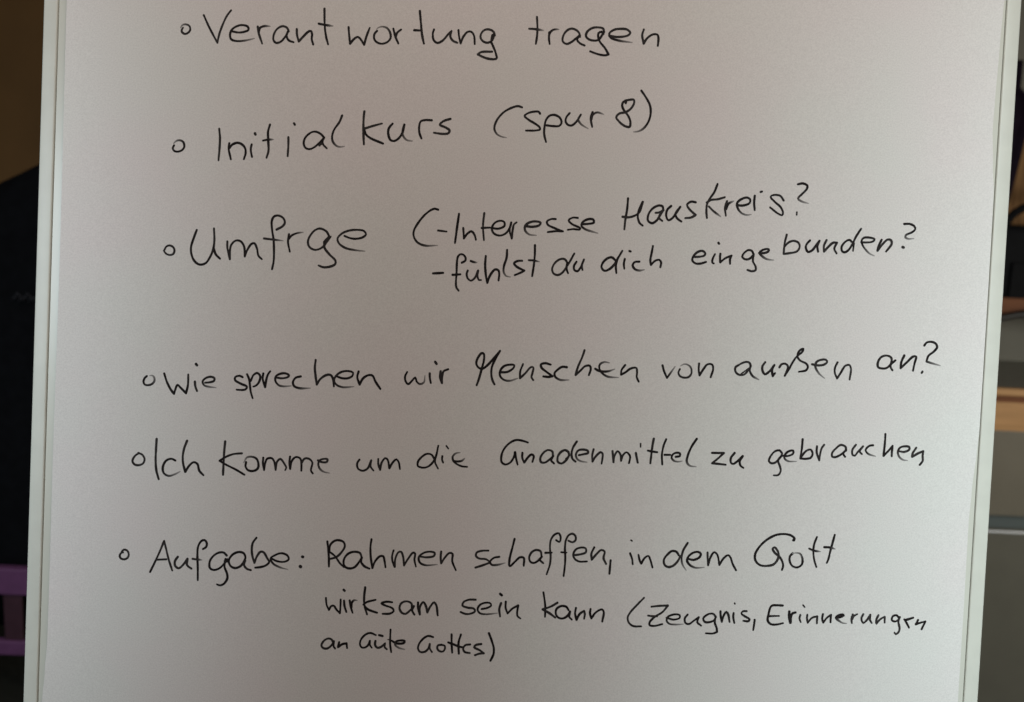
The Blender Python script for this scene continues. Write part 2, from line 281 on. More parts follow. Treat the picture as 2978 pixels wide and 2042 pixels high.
# ------------------------------------------------------------------ the handwriting
# per word: pen strokes in millimetres on the sheet: width, dry start, dry end, sharp turns, points
WRITING = [
  ('o', [
    (1, 1, 0, [], [-248.6, 221.3, -247.5, 223.2, -245.1, 223.9, -242.4, 222.9, -241.6, 220.3, -242.8, 218.2, -245.2, 217.0, -247.3, 218.0, -247.8, 219.5, -246.9, 221.4]),]),
  ('Verantwortung', [
    (1, 0, 0, [2], [-232.3, 231.0, -228.3, 223.0, -221.8, 211.8, -221.1, 216.0, -219.7, 221.3, -215.8, 231.0, -212.8, 235.3]),
    (1, 0, 1, [], [-211.4, 220.4, -206.9, 219.8, -202.7, 220.5, -199.8, 222.0, -200.4, 224.3, -205.0, 225.2, -209.2, 223.7, -212.0, 221.2, -212.9, 217.4, -212.0, 214.8, -208.8, 213.7, -202.4, 214.2, -195.3, 216.1]),
    (1, 0, 0, [], [-193.2, 224.6, -192.3, 219.9, -189.6, 212.7]),
    (1, 0, 1, [], [-192.3, 221.0, -191.6, 223.7, -189.0, 225.1, -184.2, 225.3]),
    (1, 0, 0, [9], [-170.9, 222.2, -172.2, 224.8, -175.7, 225.7, -179.4, 223.4, -181.6, 218.9, -181.4, 215.2, -179.5, 213.6, -176.4, 214.6, -173.3, 218.2, -171.3, 222.5, -172.2, 218.8, -170.6, 215.9, -167.0, 214.7]),
    (1, 0, 0, [2], [-165.1, 224.1, -164.8, 220.1, -163.3, 215.4, -160.5, 218.8, -156.4, 222.9, -154.9, 223.2, -154.0, 221.2, -154.1, 217.5, -152.9, 213.8]),
    (1, 0, 0, [], [-145.8, 239.5, -145.5, 232.6, -144.8, 224.7, -143.8, 219.5, -142.2, 214.3]),
    (1, 0, 1, [], [-149.5, 228.7, -145.5, 228.1, -139.3, 227.5]),
    (1, 0, 0, [2, 6], [-128.0, 227.2, -127.3, 221.3, -126.4, 215.5, -123.9, 218.8, -121.1, 220.6, -119.1, 219.1, -116.3, 215.2, -115.0, 220.8, -112.8, 227.4]),
    (1, 0, 1, [], [-107.4, 225.5, -109.2, 223.2, -109.3, 220.0, -107.4, 217.5, -103.6, 216.5, -99.9, 217.8, -97.6, 220.6, -97.8, 224.2, -100.3, 227.8, -104.1, 228.7, -106.7, 227.8, -107.7, 226.7]),
    (1, 0, 0, [], [-95.8, 227.6, -94.0, 221.8, -91.8, 217.3]),
    (1, 0, 0, [], [-93.7, 222.3, -92.8, 225.0, -90.2, 227.2]),
    (1, 0, 0, [], [-77.3, 241.0, -76.4, 234.2, -74.9, 223.7, -73.4, 218.0]),
    (1, 0, 0, [], [-80.7, 227.2, -76.4, 227.2]),
    (1, 0, 0, [6], [-66.6, 228.3, -67.3, 225.6, -66.5, 220.9, -63.8, 218.9, -60.1, 220.7, -56.1, 225.6, -54.0, 227.8, -54.7, 224.1, -52.7, 221.0, -49.4, 219.7]),
    (1, 0, 0, [2], [-49.0, 228.7, -48.3, 223.9, -47.0, 219.4, -45.4, 224.0, -42.3, 227.8, -39.7, 227.9, -37.7, 225.4, -36.9, 219.4]),
    (1, 0, 0, [], [-22.8, 226.1, -23.8, 228.7, -27.0, 230.2, -30.2, 229.7, -32.5, 227.2, -32.9, 224.0, -30.9, 221.5, -27.6, 220.7, -25.3, 221.8, -23.6, 224.5, -23.1, 226.6]),
    (1.9, 0, 0, [], [-24.0, 225.8, -24.6, 223.1]),
    (1, 0, 0, [6], [-25.3, 221.5, -23.8, 218.7, -21.5, 213.5, -20.8, 209.8, -23.9, 209.1, -29.3, 210.0, -34.4, 212.1, -32.1, 213.8, -24.2, 214.5]),]),
  ('tragen', [
    (1, 0, 0, [], [6.9, 240.6, 7.6, 232.7, 7.6, 227.5, 7.0, 221.5]),
    (1, 0, 1, [], [1.7, 232.0, 6.1, 231.9, 12.0, 231.2]),
    (1, 0, 0, [], [16.3, 230.0, 16.2, 225.8, 16.9, 221.8]),
    (1, 0, 1, [], [16.4, 228.9, 17.6, 231.1, 19.9, 232.3, 23.1, 232.5]),
    (1, 0, 0, [10], [38.5, 227.8, 37.5, 230.9, 34.8, 232.9, 31.6, 233.4, 28.5, 231.6, 26.3, 227.8, 26.2, 224.1, 28.9, 222.4, 32.0, 223.6, 35.6, 226.6, 38.2, 228.9, 36.5, 225.6, 39.0, 223.1, 42.0, 221.9]),
    (1.3, 0, 0, [], [36.9, 227.5, 38.2, 228.9]),
    (1, 0, 0, [], [55.3, 231.7, 54.9, 234.4, 51.2, 235.2, 46.9, 234.5, 43.4, 231.7, 42.7, 228.5, 45.2, 226.3, 49.5, 225.7, 52.1, 226.6, 54.1, 229.6, 55.6, 232.3]),
    (1, 0, 0, [6], [55.1, 230.7, 53.7, 232.2, 51.6, 231.1, 51.5, 228.4, 52.7, 225.3, 56.7, 220.7, 59.5, 216.4, 57.5, 215.6, 52.1, 216.1, 46.2, 217.9]),
    (1, 0, 1, [], [59.4, 229.6, 65.3, 229.0, 72.7, 230.4, 74.4, 232.4, 71.9, 234.6, 67.1, 234.9, 62.4, 233.9, 59.3, 231.1, 60.6, 228.3, 66.5, 226.5, 76.1, 225.6]),
    (1, 0, 0, [2], [84.0, 235.2, 83.0, 231.4, 84.4, 225.2, 86.6, 229.0, 90.7, 232.0, 93.9, 231.9, 94.8, 229.3, 94.6, 224.1]),]),
  ('o', [
    (1, 1, 0, [], [-250.8, 138.4, -249.0, 140.3, -246.4, 141.0, -243.9, 139.8, -243.0, 136.6, -244.3, 134.2, -247.2, 132.8, -250.1, 133.1, -251.3, 135.2, -250.4, 137.1]),]),
  ('Initialkurs', [
    (1, 0, 0, [], [-218.3, 150.5, -217.5, 144.2, -217.5, 137.8, -218.0, 127.8]),
    (1, 0, 0, [], [-210.6, 140.5, -211.0, 137.0, -209.1, 129.0]),
    (1, 0, 0, [], [-210.2, 137.1, -208.9, 139.2, -205.2, 141.0, -202.0, 140.4, -199.2, 137.6, -198.6, 133.9, -199.7, 129.6]),
    (1, 0, 0, [], [-194.5, 140.3, -195.0, 136.7, -193.9, 131.4]),
    (1.2, 0, 0, [], [-192.4, 148.4, -192.0, 147.6]),
    (1, 0, 0, [], [-181.8, 155.1, -183.0, 150.0, -182.6, 143.6, -182.2, 136.2, -183.4, 131.3]),
    (1, 0, 1, [], [-186.4, 143.5, -182.9, 144.3, -178.9, 144.6]),
    (1, 0, 0, [], [-168.2, 146.7, -168.0, 141.1, -168.2, 133.2]),
    (1.1, 0, 0, [], [-164.5, 156.9, -163.9, 155.9]),
    (1, 0, 0, [10], [-142.4, 147.6, -144.9, 150.1, -148.7, 151.6, -151.9, 150.9, -156.0, 147.0, -157.0, 142.7, -155.4, 139.6, -152.5, 138.9, -149.3, 140.4, -145.7, 143.7, -142.4, 147.6, -143.4, 145.4, -143.0, 142.8, -140.2, 140.0]),
    (1, 0, 0, [], [-145.6, 141.9, -144.1, 143.3]),
    (1, 0, 1, [], [-130.1, 164.0, -131.9, 159.2, -135.4, 153.7, -136.7, 148.9, -136.1, 145.2, -133.4, 142.2, -130.7, 141.5, -127.5, 142.0]),
    (1, 0, 0, [], [-114.2, 167.7, -114.5, 162.7, -114.4, 154.7, -113.6, 144.1]),
    (1, 0, 0, [], [-113.9, 155.3, -107.3, 157.7, -101.2, 159.6]),
    (1, 0, 0, [], [-113.3, 153.7, -112.6, 151.6, -109.6, 149.1, -99.8, 145.3]),
    (1, 0, 1, [7], [-93.5, 159.9, -96.0, 156.6, -96.4, 152.9, -94.6, 148.2, -91.9, 147.5, -88.8, 149.5, -86.3, 153.3, -85.0, 159.5, -86.1, 154.9, -85.7, 151.8, -82.9, 148.7, -78.8, 148.1]),
    (1, 0, 0, [], [-65.4, 163.6, -70.2, 163.5, -73.3, 162.4, -74.3, 158.1, -73.8, 153.9, -72.3, 150.3]),
    (1, 0, 0, [], [-52.0, 165.2, -56.8, 163.4, -59.5, 160.7, -55.5, 159.0, -52.3, 157.0, -53.0, 154.9, -56.4, 154.2, -63.4, 154.7]),]),
  ('(spur 8)', [
    (1, 0, 1, [], [-0.8, 175.8, -3.9, 176.5, -9.1, 174.7, -14.3, 171.3, -18.8, 165.2, -20.1, 159.9, -18.4, 156.2, -15.1, 154.3, -11.1, 153.6]),
    (1, 0, 0, [], [12.3, 171.9, 11.2, 173.2, 8.0, 173.1, 4.3, 172.1, 1.3, 169.8, 4.0, 167.3, 8.4, 164.9, 12.2, 162.4, 12.9, 160.6, 9.7, 159.7, 2.8, 159.3]),
    (1, 0, 0, [], [17.5, 163.7, 21.8, 163.4, 26.6, 163.8, 28.1, 166.0, 26.9, 169.4, 23.0, 171.4, 19.3, 170.7, 16.8, 167.4, 16.0, 162.6, 16.0, 157.3, 17.6, 151.8]),
    (1, 0, 1, [6], [33.6, 173.2, 31.4, 170.2, 31.0, 167.0, 33.0, 164.7, 35.6, 164.5, 38.7, 167.3, 41.7, 172.5, 40.0, 169.0, 42.0, 165.9, 47.5, 162.7]),
    (1, 0, 0, [], [50.1, 174.7, 49.0, 170.4, 50.3, 164.1]),
    (1, 0, 1, [], [49.5, 169.4, 50.2, 172.6, 53.3, 174.6, 58.1, 173.5]),
    (1, 0, 0, [], [73.6, 182.1, 73.9, 183.7, 71.8, 182.9, 71.1, 180.4, 72.4, 177.3, 75.8, 173.2, 77.6, 169.1, 77.2, 165.4, 74.0, 165.7, 69.6, 168.7, 67.3, 171.8, 69.3, 174.5, 74.0, 175.8, 77.6, 178.6, 79.6, 182.4, 79.4, 184.8, 75.7, 184.6, 73.1, 184.0]),
    (1, 0, 1, [], [84.4, 191.6, 87.9, 187.0, 91.1, 181.4, 91.9, 175.6, 90.6, 169.7, 87.4, 164.8, 83.8, 162.5, 80.3, 161.9]),]),
  ('o', [
    (1, 0, 0, [], [-255.0, 61.1, -253.5, 64.1, -251.2, 65.0, -248.4, 63.8, -247.5, 61.4, -248.3, 59.0, -250.9, 58.1, -253.6, 59.0, -255.3, 61.1]),]),
  ('Umfrge', [
    (1, 0, 0, [], [-231.9, 77.1, -233.9, 71.1, -235.6, 64.6, -235.1, 59.3, -232.8, 54.6, -229.0, 52.2, -224.7, 53.4, -221.7, 57.8, -219.5, 63.8, -218.9, 70.2, -219.5, 78.7]),
    (1, 0, 0, [], [-219.2, 64.9, -217.5, 60.1, -214.4, 57.2]),
    (1, 0, 0, [2, 8], [-209.5, 69.8, -209.3, 65.3, -207.2, 57.1, -207.4, 63.3, -206.5, 67.6, -203.4, 70.7, -200.1, 70.5, -197.3, 66.9, -196.5, 59.5, -195.1, 63.8, -192.0, 68.8, -189.9, 69.4, -187.9, 65.8, -186.6, 60.5, -184.1, 58.2]),
    (1, 0, 0, [], [-174.2, 80.0, -170.0, 82.6, -168.4, 85.3, -169.7, 88.5, -173.5, 90.2, -176.5, 89.2, -177.9, 86.0, -177.4, 79.6, -176.1, 72.7, -175.5, 64.7, -175.5, 56.7, -176.4, 51.3]),
    (1, 0, 1, [], [-183.1, 73.2, -176.6, 72.7, -169.1, 72.2]),
    (1, 0, 0, [], [-165.1, 77.0, -165.6, 71.6, -164.0, 64.5]),
    (1, 0, 1, [], [-164.9, 73.8, -163.4, 76.0, -159.7, 78.0, -154.9, 79.0]),
    (1, 0, 0, [], [-136.1, 77.2, -138.1, 80.3, -142.5, 82.2, -146.2, 81.0, -149.8, 76.6, -151.2, 72.3, -150.0, 68.6, -146.1, 66.7, -142.4, 67.6, -139.3, 70.1, -136.8, 74.5, -134.8, 76.7]),
    (1.8, 0, 0, [], [-138.8, 72.4, -136.1, 75.9]),
    (1, 0, 0, [], [-139.2, 72.8, -139.0, 68.5, -135.3, 63.9, -130.8, 59.6, -130.8, 57.1, -134.4, 55.1, -139.2, 54.4, -142.8, 55.5]),
    (1, 0, 1, [], [-124.9, 77.7, -120.8, 76.3, -116.5, 76.0, -111.7, 77.3, -109.4, 79.5, -110.8, 81.8, -115.7, 82.5, -122.1, 81.6, -127.3, 79.0, -129.9, 75.4, -128.7, 72.2, -124.3, 69.2, -117.8, 67.9, -109.7, 67.4]),]),
  ('(-Interesse', [
    (1, 0, 1, [], [-58.0, 99.7, -60.9, 100.2, -65.9, 97.1, -71.4, 90.5, -75.0, 83.3, -74.5, 78.8, -71.4, 75.1, -66.2, 73.4, -57.2, 74.0]),
    (1, 0, 0, [], [-57.4, 84.7, -51.2, 84.2]),
    (1, 0, 0, [], [-42.8, 97.4, -43.7, 88.6, -44.8, 76.3]),
    (1, 0, 0, [1], [-39.3, 87.3, -38.5, 79.8, -36.4, 83.1, -33.3, 85.2, -30.9, 82.7, -29.8, 79.3]),
    (1, 0, 0, [], [-24.6, 98.7, -25.1, 89.4, -24.0, 79.3]),
    (1, 0, 0, [], [-26.0, 88.0, -19.9, 88.5]),
    (1, 0, 0, [11, 13], [-19.9, 88.5, -14.1, 88.0, -9.7, 90.1, -9.9, 93.0, -12.5, 93.8, -16.3, 92.4, -18.6, 88.4, -17.2, 84.6, -12.6, 83.1, -8.2, 85.1, -5.5, 89.7, -4.8, 92.9, -5.7, 87.1, -3.9, 81.4, -3.5, 87.8, -2.7, 91.7, -0.9, 93.2]),
    (1, 0, 1, [], [5.3, 90.8, 10.8, 90.5, 15.6, 91.9, 16.5, 93.7, 12.6, 94.5, 8.1, 93.4, 5.3, 90.8, 5.5, 87.6, 8.5, 84.9, 13.7, 84.5]),
    (1, 0, 0, [5], [27.2, 96.8, 24.0, 96.7, 20.9, 94.7, 21.7, 92.5, 26.9, 90.2, 32.8, 88.2, 27.6, 88.1, 21.9, 87.2]),
    (1, 0, 0, [], [43.2, 98.4, 39.4, 98.4, 36.6, 96.4, 38.9, 93.9, 45.2, 91.0, 44.9, 90.1, 40.4, 90.2, 36.3, 89.5]),
    (1, 0, 1, [], [46.3, 94.0, 51.1, 94.5, 54.9, 95.6, 54.2, 97.8, 50.3, 97.7, 46.6, 95.3, 46.1, 92.7, 48.7, 90.6, 57.9, 88.1]),]),
  ('-f\u00fchlst', [
    (1.1, 0, 0, [], [-59.7, 53.6, -52.5, 54.3]),
    (1, 0, 0, [], [-39.2, 62.3, -36.8, 63.9, -36.7, 66.0, -38.4, 68.1, -40.8, 68.2, -42.3, 66.3, -42.8, 60.9, -42.7, 54.0, -42.9, 48.1, -42.4, 44.3, -40.7, 42.0]),
    (1, 0, 0, [], [-45.5, 53.2, -39.9, 53.8]),
    (1, 0, 1, [], [-32.8, 63.8, -30.6, 63.1, -28.2, 62.9]),
    (1, 0, 0, [5], [-34.7, 56.8, -35.4, 54.3, -34.4, 51.1, -32.2, 49.6, -29.6, 51.4, -27.2, 57.1, -27.5, 53.1, -26.3, 50.4, -24.7, 50.4]),
    (1, 0, 0, [3], [-22.1, 67.9, -22.3, 61.9, -21.4, 53.9, -20.1, 48.6, -18.4, 54.0, -14.9, 58.5, -12.5, 58.0, -11.8, 55.4, -12.1, 50.7]),
    (1, 0, 1, [], [-6.9, 73.0, -7.0, 67.4, -8.6, 61.4, -8.7, 57.1, -6.9, 54.3, -3.7, 53.6]),
    (1, 0, 0, [4], [4.4, 65.7, 0.9, 65.3, -1.4, 63.6, 0.5, 61.3, 6.3, 58.6, 3.4, 56.9, -0.5, 55.1]),
    (1, 0, 0, [], [13.1, 77.3, 13.3, 69.9, 13.0, 63.5, 12.1, 54.9]),
    (1, 0, 1, [], [9.2, 66.3, 12.6, 66.3, 17.0, 65.5]),]),
  ('du', [
    (1, 0, 0, [], [36.8, 66.2, 35.1, 68.2, 31.9, 68.1, 28.2, 65.3, 26.3, 60.9, 27.3, 57.7, 30.3, 56.5, 33.4, 58.0, 36.9, 63.0, 41.8, 72.6]),
    (1, 0, 0, [], [37.1, 65.7, 36.7, 61.4, 38.0, 58.2]),
    (1, 0, 0, [5], [43.7, 66.8, 42.0, 63.7, 42.4, 60.8, 44.6, 59.9, 46.6, 62.4, 49.0, 68.6, 47.6, 64.0, 48.3, 61.1]),]),
  ('dich', [
    (1, 0, 0, [], [71.6, 69.2, 69.1, 71.1, 65.9, 70.2, 62.6, 66.6, 62.0, 63.4, 64.2, 61.2, 67.4, 62.3, 71.0, 65.9, 73.9, 71.4, 76.4, 76.1]),
    (1, 0, 0, [], [73.4, 70.9, 72.3, 65.5, 72.9, 59.9]),
    (1, 0, 0, [], [78.5, 70.3, 78.0, 66.8, 78.5, 63.3]),
    (1.1, 0, 0, [], [81.6, 76.2, 82.5, 76.0]),
    (1, 0, 1, [], [89.1, 68.9, 85.9, 68.5, 84.4, 66.0, 86.1, 63.4, 89.4, 62.5, 93.1, 63.3]),
    (1, 0, 0, [3], [98.4, 80.7, 97.8, 76.3, 97.0, 70.3, 97.6, 66.9, 100.3, 69.9, 103.4, 70.9, 104.9, 69.1, 104.5, 65.6]),]),
  ('Hauskreis?', [
    (1, 0, 0, [], [78.7, 114.1, 78.4, 106.3, 77.5, 98.6, 77.1, 91.6]),
    (1, 0, 0, [4], [75.4, 100.7, 80.0, 100.5, 85.0, 102.4, 87.5, 104.8, 89.4, 112.0, 86.8, 105.4, 86.4, 100.9, 87.9, 96.8, 90.2, 95.0]),
    (1, 0, 0, [9], [104.4, 106.9, 104.0, 109.4, 101.4, 110.0, 97.0, 107.8, 94.0, 103.2, 93.9, 98.7, 96.9, 97.0, 100.0, 99.0, 102.4, 102.9, 104.7, 106.9, 101.9, 105.1, 99.1, 104.6]),
    (1, 0, 0, [], [104.4, 106.5, 102.3, 103.6, 101.8, 101.0, 104.2, 99.0]),
    (1, 0, 0, [6], [110.0, 110.0, 107.3, 107.0, 106.9, 102.5, 108.6, 99.7, 111.4, 101.4, 114.4, 106.0, 116.7, 109.7, 113.5, 104.7, 114.6, 101.6, 118.0, 99.2]),
    (1, 0, 0, [4], [127.6, 113.5, 124.3, 113.8, 121.5, 111.5, 123.3, 108.4, 128.0, 104.4, 124.9, 102.4, 120.7, 101.8]),
    (1, 0, 0, [], [142.7, 127.3, 140.6, 121.3, 137.3, 116.0, 135.8, 112.1, 135.7, 107.0, 136.3, 102.6]),
    (1, 0, 0, [], [135.7, 113.7, 138.3, 115.6, 143.4, 116.4, 148.4, 118.1]),
    (1, 0, 1, [], [137.3, 110.9, 140.6, 107.9, 146.3, 104.0]),
    (1, 0, 0, [], [150.2, 115.3, 149.0, 110.8, 149.9, 104.8]),
    (1, 0, 1, [], [149.9, 109.6, 151.3, 113.5, 155.0, 115.7]),
    (1, 0, 1, [], [157.4, 112.8, 162.2, 112.8, 166.6, 114.8, 166.8, 117.4, 164.5, 118.6, 160.7, 117.4, 157.6, 114.4, 158.2, 110.6, 161.2, 107.2, 165.1, 106.1, 168.0, 106.6]),
    (1, 0, 0, [], [170.0, 120.2, 169.8, 115.0, 170.5, 109.9]),
    (1.1, 0, 0, [], [174.1, 123.1, 175.0, 123.4]),
    (1, 0, 0, [], [191.0, 117.7, 188.4, 120.9, 183.6, 121.3, 181.4, 120.0, 184.5, 116.6, 189.2, 112.7, 191.0, 108.9, 190.5, 107.1, 187.5, 108.1, 181.5, 112.3]),
    (1, 0, 1, [], [200.7, 129.8, 204.2, 130.6, 207.5, 129.1, 207.3, 126.9, 203.4, 122.3, 201.3, 119.6, 203.7, 117.8, 208.9, 116.4]),
    (0.8, 0, 0, [], [201.0, 109.7, 201.0, 107.8]),]),
  ('eingebunden?', [
    (1, 0, 0, [], [127.8, 74.2, 132.3, 74.4, 136.0, 75.6, 136.4, 77.3, 134.2, 78.8, 130.5, 77.5, 127.8, 74.2, 127.4, 71.5, 129.9, 69.5, 133.6, 69.6, 137.3, 70.9]),
    (1, 0, 0, [], [143.5, 76.8, 142.0, 73.3, 141.9, 70.6, 143.0, 70.1]),
    (1.2, 0, 0, [], [145.6, 85.1, 146.0, 84.5]),
    (1, 0, 0, [2, 4], [147.4, 77.2, 147.3, 74.6, 147.6, 71.1, 151.1, 74.2, 155.5, 76.3, 154.6, 73.8, 154.8, 70.4]),
    (1, 0, 0, [7], [171.5, 77.8, 170.0, 80.4, 167.3, 80.8, 164.3, 78.3, 163.3, 75.8, 165.6, 74.1, 168.7, 74.7, 171.5, 77.8, 171.2, 73.0, 173.3, 69.3, 173.5, 66.7, 170.8, 65.7, 167.6, 66.5]),
    (1, 0, 1, [], [175.5, 79.1, 178.7, 79.2, 181.8, 80.4, 182.3, 82.0, 180.1, 82.2, 177.2, 81.0, 175.5, 79.3, 177.2, 77.3, 181.0, 75.0, 186.2, 74.5]),
    (1, 0, 0, [2], [194.6, 93.2, 193.5, 87.4, 193.1, 79.3, 197.9, 80.1, 202.7, 81.6, 204.4, 84.7, 203.4, 87.8, 200.1, 89.0, 196.4, 87.8, 193.6, 84.7]),
    (1, 0, 0, [6], [211.6, 89.8, 209.3, 87.0, 208.9, 84.3, 210.7, 81.5, 213.8, 83.0, 216.3, 86.8, 218.5, 89.9, 217.2, 85.8, 217.9, 82.1]),
    (1, 0, 0, [2, 5], [223.6, 90.6, 221.9, 86.5, 222.2, 82.3, 224.9, 85.6, 228.5, 89.0, 231.2, 89.1, 229.5, 84.7, 231.3, 81.4]),
    (1, 0, 0, [], [241.7, 90.3, 240.3, 91.5, 237.4, 90.3, 234.7, 86.2, 235.4, 83.0, 237.4, 82.5, 239.9, 84.3, 242.4, 88.7, 244.7, 94.1, 248.0, 99.9]),
    (1, 0, 0, [], [243.4, 89.3, 243.1, 83.7]),
    (1, 0, 1, [], [248.7, 90.3, 253.0, 90.3, 257.2, 91.2, 258.2, 92.9, 254.9, 93.8, 250.6, 93.6, 248.9, 91.7, 249.6, 88.5, 252.8, 84.4, 255.6, 82.1, 258.6, 80.9]),
    (1, 0, 0, [2], [263.3, 92.6, 261.4, 88.0, 260.8, 84.7, 264.3, 89.7, 267.8, 93.1, 270.2, 92.6, 270.7, 90.0, 268.7, 86.7, 267.0, 84.4]),
    (1, 0, 1, [], [279.0, 104.8, 283.2, 105.0, 286.5, 103.3, 287.1, 101.4, 285.1, 99.2, 280.7, 96.9, 280.3, 95.2, 282.2, 94.3, 286.5, 94.6]),
    (1.5, 0, 0, [], [278.8, 88.1, 279.5, 87.9]),]),
  ('o', [
    (1, 0, 1, [], [-264.5, -30.5, -265.9, -31.8, -266.8, -34.5, -265.9, -36.6, -263.2, -37.0, -260.3, -35.8, -258.8, -33.6, -259.1, -31.2, -260.5, -29.8, -262.4, -30.0]),]),
  ('Wie', [
    (1, 0, 0, [3, 7], [-251.9, -28.0, -249.6, -34.3, -246.7, -39.5, -244.3, -42.4, -243.5, -39.4, -242.0, -35.8, -239.8, -37.6, -235.6, -41.6, -234.4, -35.7, -234.4, -27.9]),
    (1, 0, 0, [], [-229.4, -32.9, -228.9, -36.5, -227.6, -39.6]),
    (1.3, 0, 0, [], [-229.0, -20.0, -228.3, -20.9]),
    (1, 0, 1, [], [-221.9, -33.3, -218.4, -32.8, -215.5, -31.6, -215.3, -29.7, -218.0, -28.8, -221.7, -30.0, -223.8, -32.5, -222.6, -35.2, -219.3, -36.1, -213.9, -36.5]),]),
  ('sprechen', [
    (1, 0, 0, [], [-194.9, -28.0, -197.0, -27.1, -200.2, -28.2, -200.2, -30.4, -195.8, -32.9, -191.4, -34.8, -192.4, -36.8, -195.6, -37.4, -198.8, -37.3]),
    (1, 0, 0, [], [-191.7, -25.7, -190.0, -29.4, -189.3, -33.6, -188.5, -38.5, -187.0, -43.0]),
    (1, 0, 0, [], [-188.8, -30.4, -186.9, -26.0, -184.2, -24.5, -182.0, -26.8, -182.9, -31.2, -184.9, -33.7, -186.8, -34.5]),
    (1, 0, 0, [2], [-179.9, -24.6, -180.2, -28.4, -178.2, -34.5, -177.6, -29.3, -176.4, -25.0, -174.9, -22.8]),
    (1, 0, 1, [], [-170.4, -27.1, -166.4, -27.5, -162.1, -26.5, -161.1, -25.1, -163.8, -23.8, -167.6, -24.3, -170.7, -26.3, -170.9, -29.6, -168.3, -32.7, -165.1, -33.3, -159.2, -32.7]),
    (1, 0, 1, [], [-152.6, -25.5, -156.3, -26.7, -158.1, -30.0, -157.2, -32.7, -153.3, -34.1, -145.3, -33.7]),
    (1, 0, 0, [3], [-142.2, -13.1, -142.6, -18.5, -141.9, -24.4, -140.7, -30.9, -138.5, -27.0, -134.4, -23.8, -131.1, -23.4, -129.4, -25.5, -128.2, -31.6]),
    (1, 0, 1, [], [-126.3, -24.3, -122.5, -25.4, -118.1, -25.2, -115.0, -23.2, -114.8, -21.0, -118.4, -20.0, -123.2, -20.9, -126.8, -23.7, -128.3, -27.1, -126.6, -30.2, -122.2, -31.9, -113.6, -31.1]),
    (1, 0, 0, [2], [-110.7, -20.0, -111.5, -24.1, -109.6, -29.4, -107.4, -25.0, -103.7, -22.4, -100.5, -22.5, -98.2, -26.7, -94.4, -31.9]),]),
  ('wir', [
    (1, 0, 1, [], [-75.4, -18.7, -76.8, -22.0, -76.2, -25.7, -74.3, -27.5, -71.7, -25.0, -69.4, -22.4, -68.2, -25.4, -65.7, -27.1, -63.0, -25.7, -62.4, -20.8]),
    (1, 0, 0, [], [-59.0, -19.0, -58.8, -22.2, -57.9, -25.9]),
    (1.2, 0, 0, [], [-55.4, -10.4, -54.3, -11.9]),
    (1, 0, 0, [2], [-51.1, -17.1, -51.4, -21.3, -49.8, -25.6, -49.8, -20.7, -48.9, -16.9, -45.7, -15.4]),]),
  ('Menschen', [
    (1, 0, 0, [12], [-24.5, -26.0, -22.9, -20.6, -21.3, -13.5, -20.0, -7.0, -20.4, -3.0, -21.8, -2.5, -24.3, -5.6, -25.5, -9.9, -24.3, -12.6, -21.3, -14.0, -17.9, -11.7, -12.8, -5.6, -8.7, -0.3, -11.7, -6.0, -14.1, -12.6, -14.1, -18.6, -12.8, -22.8, -11.6, -24.8]),
    (1, 0, 1, [], [-7.2, -15.8, -2.6, -15.3, 1.5, -12.4, 2.2, -10.3, -0.2, -9.9, -5.0, -11.1, -7.8, -14.5, -7.9, -18.3, -5.1, -21.1, -0.7, -21.7, 5.1, -19.6]),
    (1, 0, 0, [2], [8.4, -9.2, 6.7, -14.4, 6.7, -19.5, 10.3, -15.8, 14.4, -11.0, 16.0, -11.2, 15.4, -16.1, 15.0, -18.3, 16.4, -20.4]),
    (1, 0, 0, [5], [28.5, -8.6, 24.5, -7.7, 21.5, -8.8, 21.9, -11.0, 25.8, -14.0, 30.3, -17.0, 27.6, -17.6, 23.6, -17.4]),
    (1, 0, 1, [], [40.3, -9.9, 37.0, -9.8, 33.9, -11.9, 31.6, -14.7, 32.3, -17.3, 35.9, -19.3, 42.3, -19.1]),
    (1, 0, 0, [3], [52.6, 3.0, 51.2, -1.9, 48.3, -9.6, 47.0, -15.3, 50.1, -12.2, 53.7, -8.5, 56.9, -8.1, 57.8, -10.2, 56.6, -14.9]),
    (1, 0, 1, [], [61.0, -10.1, 64.0, -11.6, 70.0, -11.6, 75.2, -9.7]),
    (1, 1, 1, [], [71.0, -5.3, 67.5, -4.9, 64.3, -6.7, 63.9, -9.4, 65.7, -12.6, 70.1, -15.3, 78.2, -15.7]),
    (1, 0, 0, [2], [82.6, -6.4, 80.1, -10.3, 80.0, -13.5, 82.9, -11.8, 87.0, -8.6, 90.8, -8.2, 91.5, -11.4, 91.4, -14.6, 93.0, -18.0]),]),
  ('von', [
    (1, 0, 1, [2], [109.7, -5.4, 111.0, -9.4, 113.4, -14.4, 115.7, -10.8, 118.9, -5.8]),
    (1, 0, 1, [], [122.5, -7.5, 121.5, -10.0, 122.8, -12.6, 126.0, -13.6, 129.2, -12.9, 131.0, -10.1, 130.2, -5.8, 127.1, -3.8, 125.0, -3.9, 122.9, -5.1]),
    (1, 0, 0, [2], [136.2, -2.8, 136.1, -7.2, 137.0, -11.4, 139.4, -7.0, 142.4, -3.1, 145.7, -3.2, 146.6, -6.1, 145.1, -12.4]),]),
  ('au\u00dfen', [
    (1, 0, 0, [], [165.0, -2.6, 162.7, -4.3, 162.9, -7.5, 165.4, -9.6, 169.1, -9.4, 172.2, -6.0, 173.7, -3.3, 172.4, -0.4, 169.7, -0.2, 166.6, -1.5, 165.0, -2.6]),
    (1, 0, 1, [], [173.6, -2.7, 173.3, -6.5, 175.6, -10.2, 180.3, -12.6]),
    (0.6, 0, 0, [], [167.0, -9.0, 170.6, -6.1, 172.6, -4.4]),
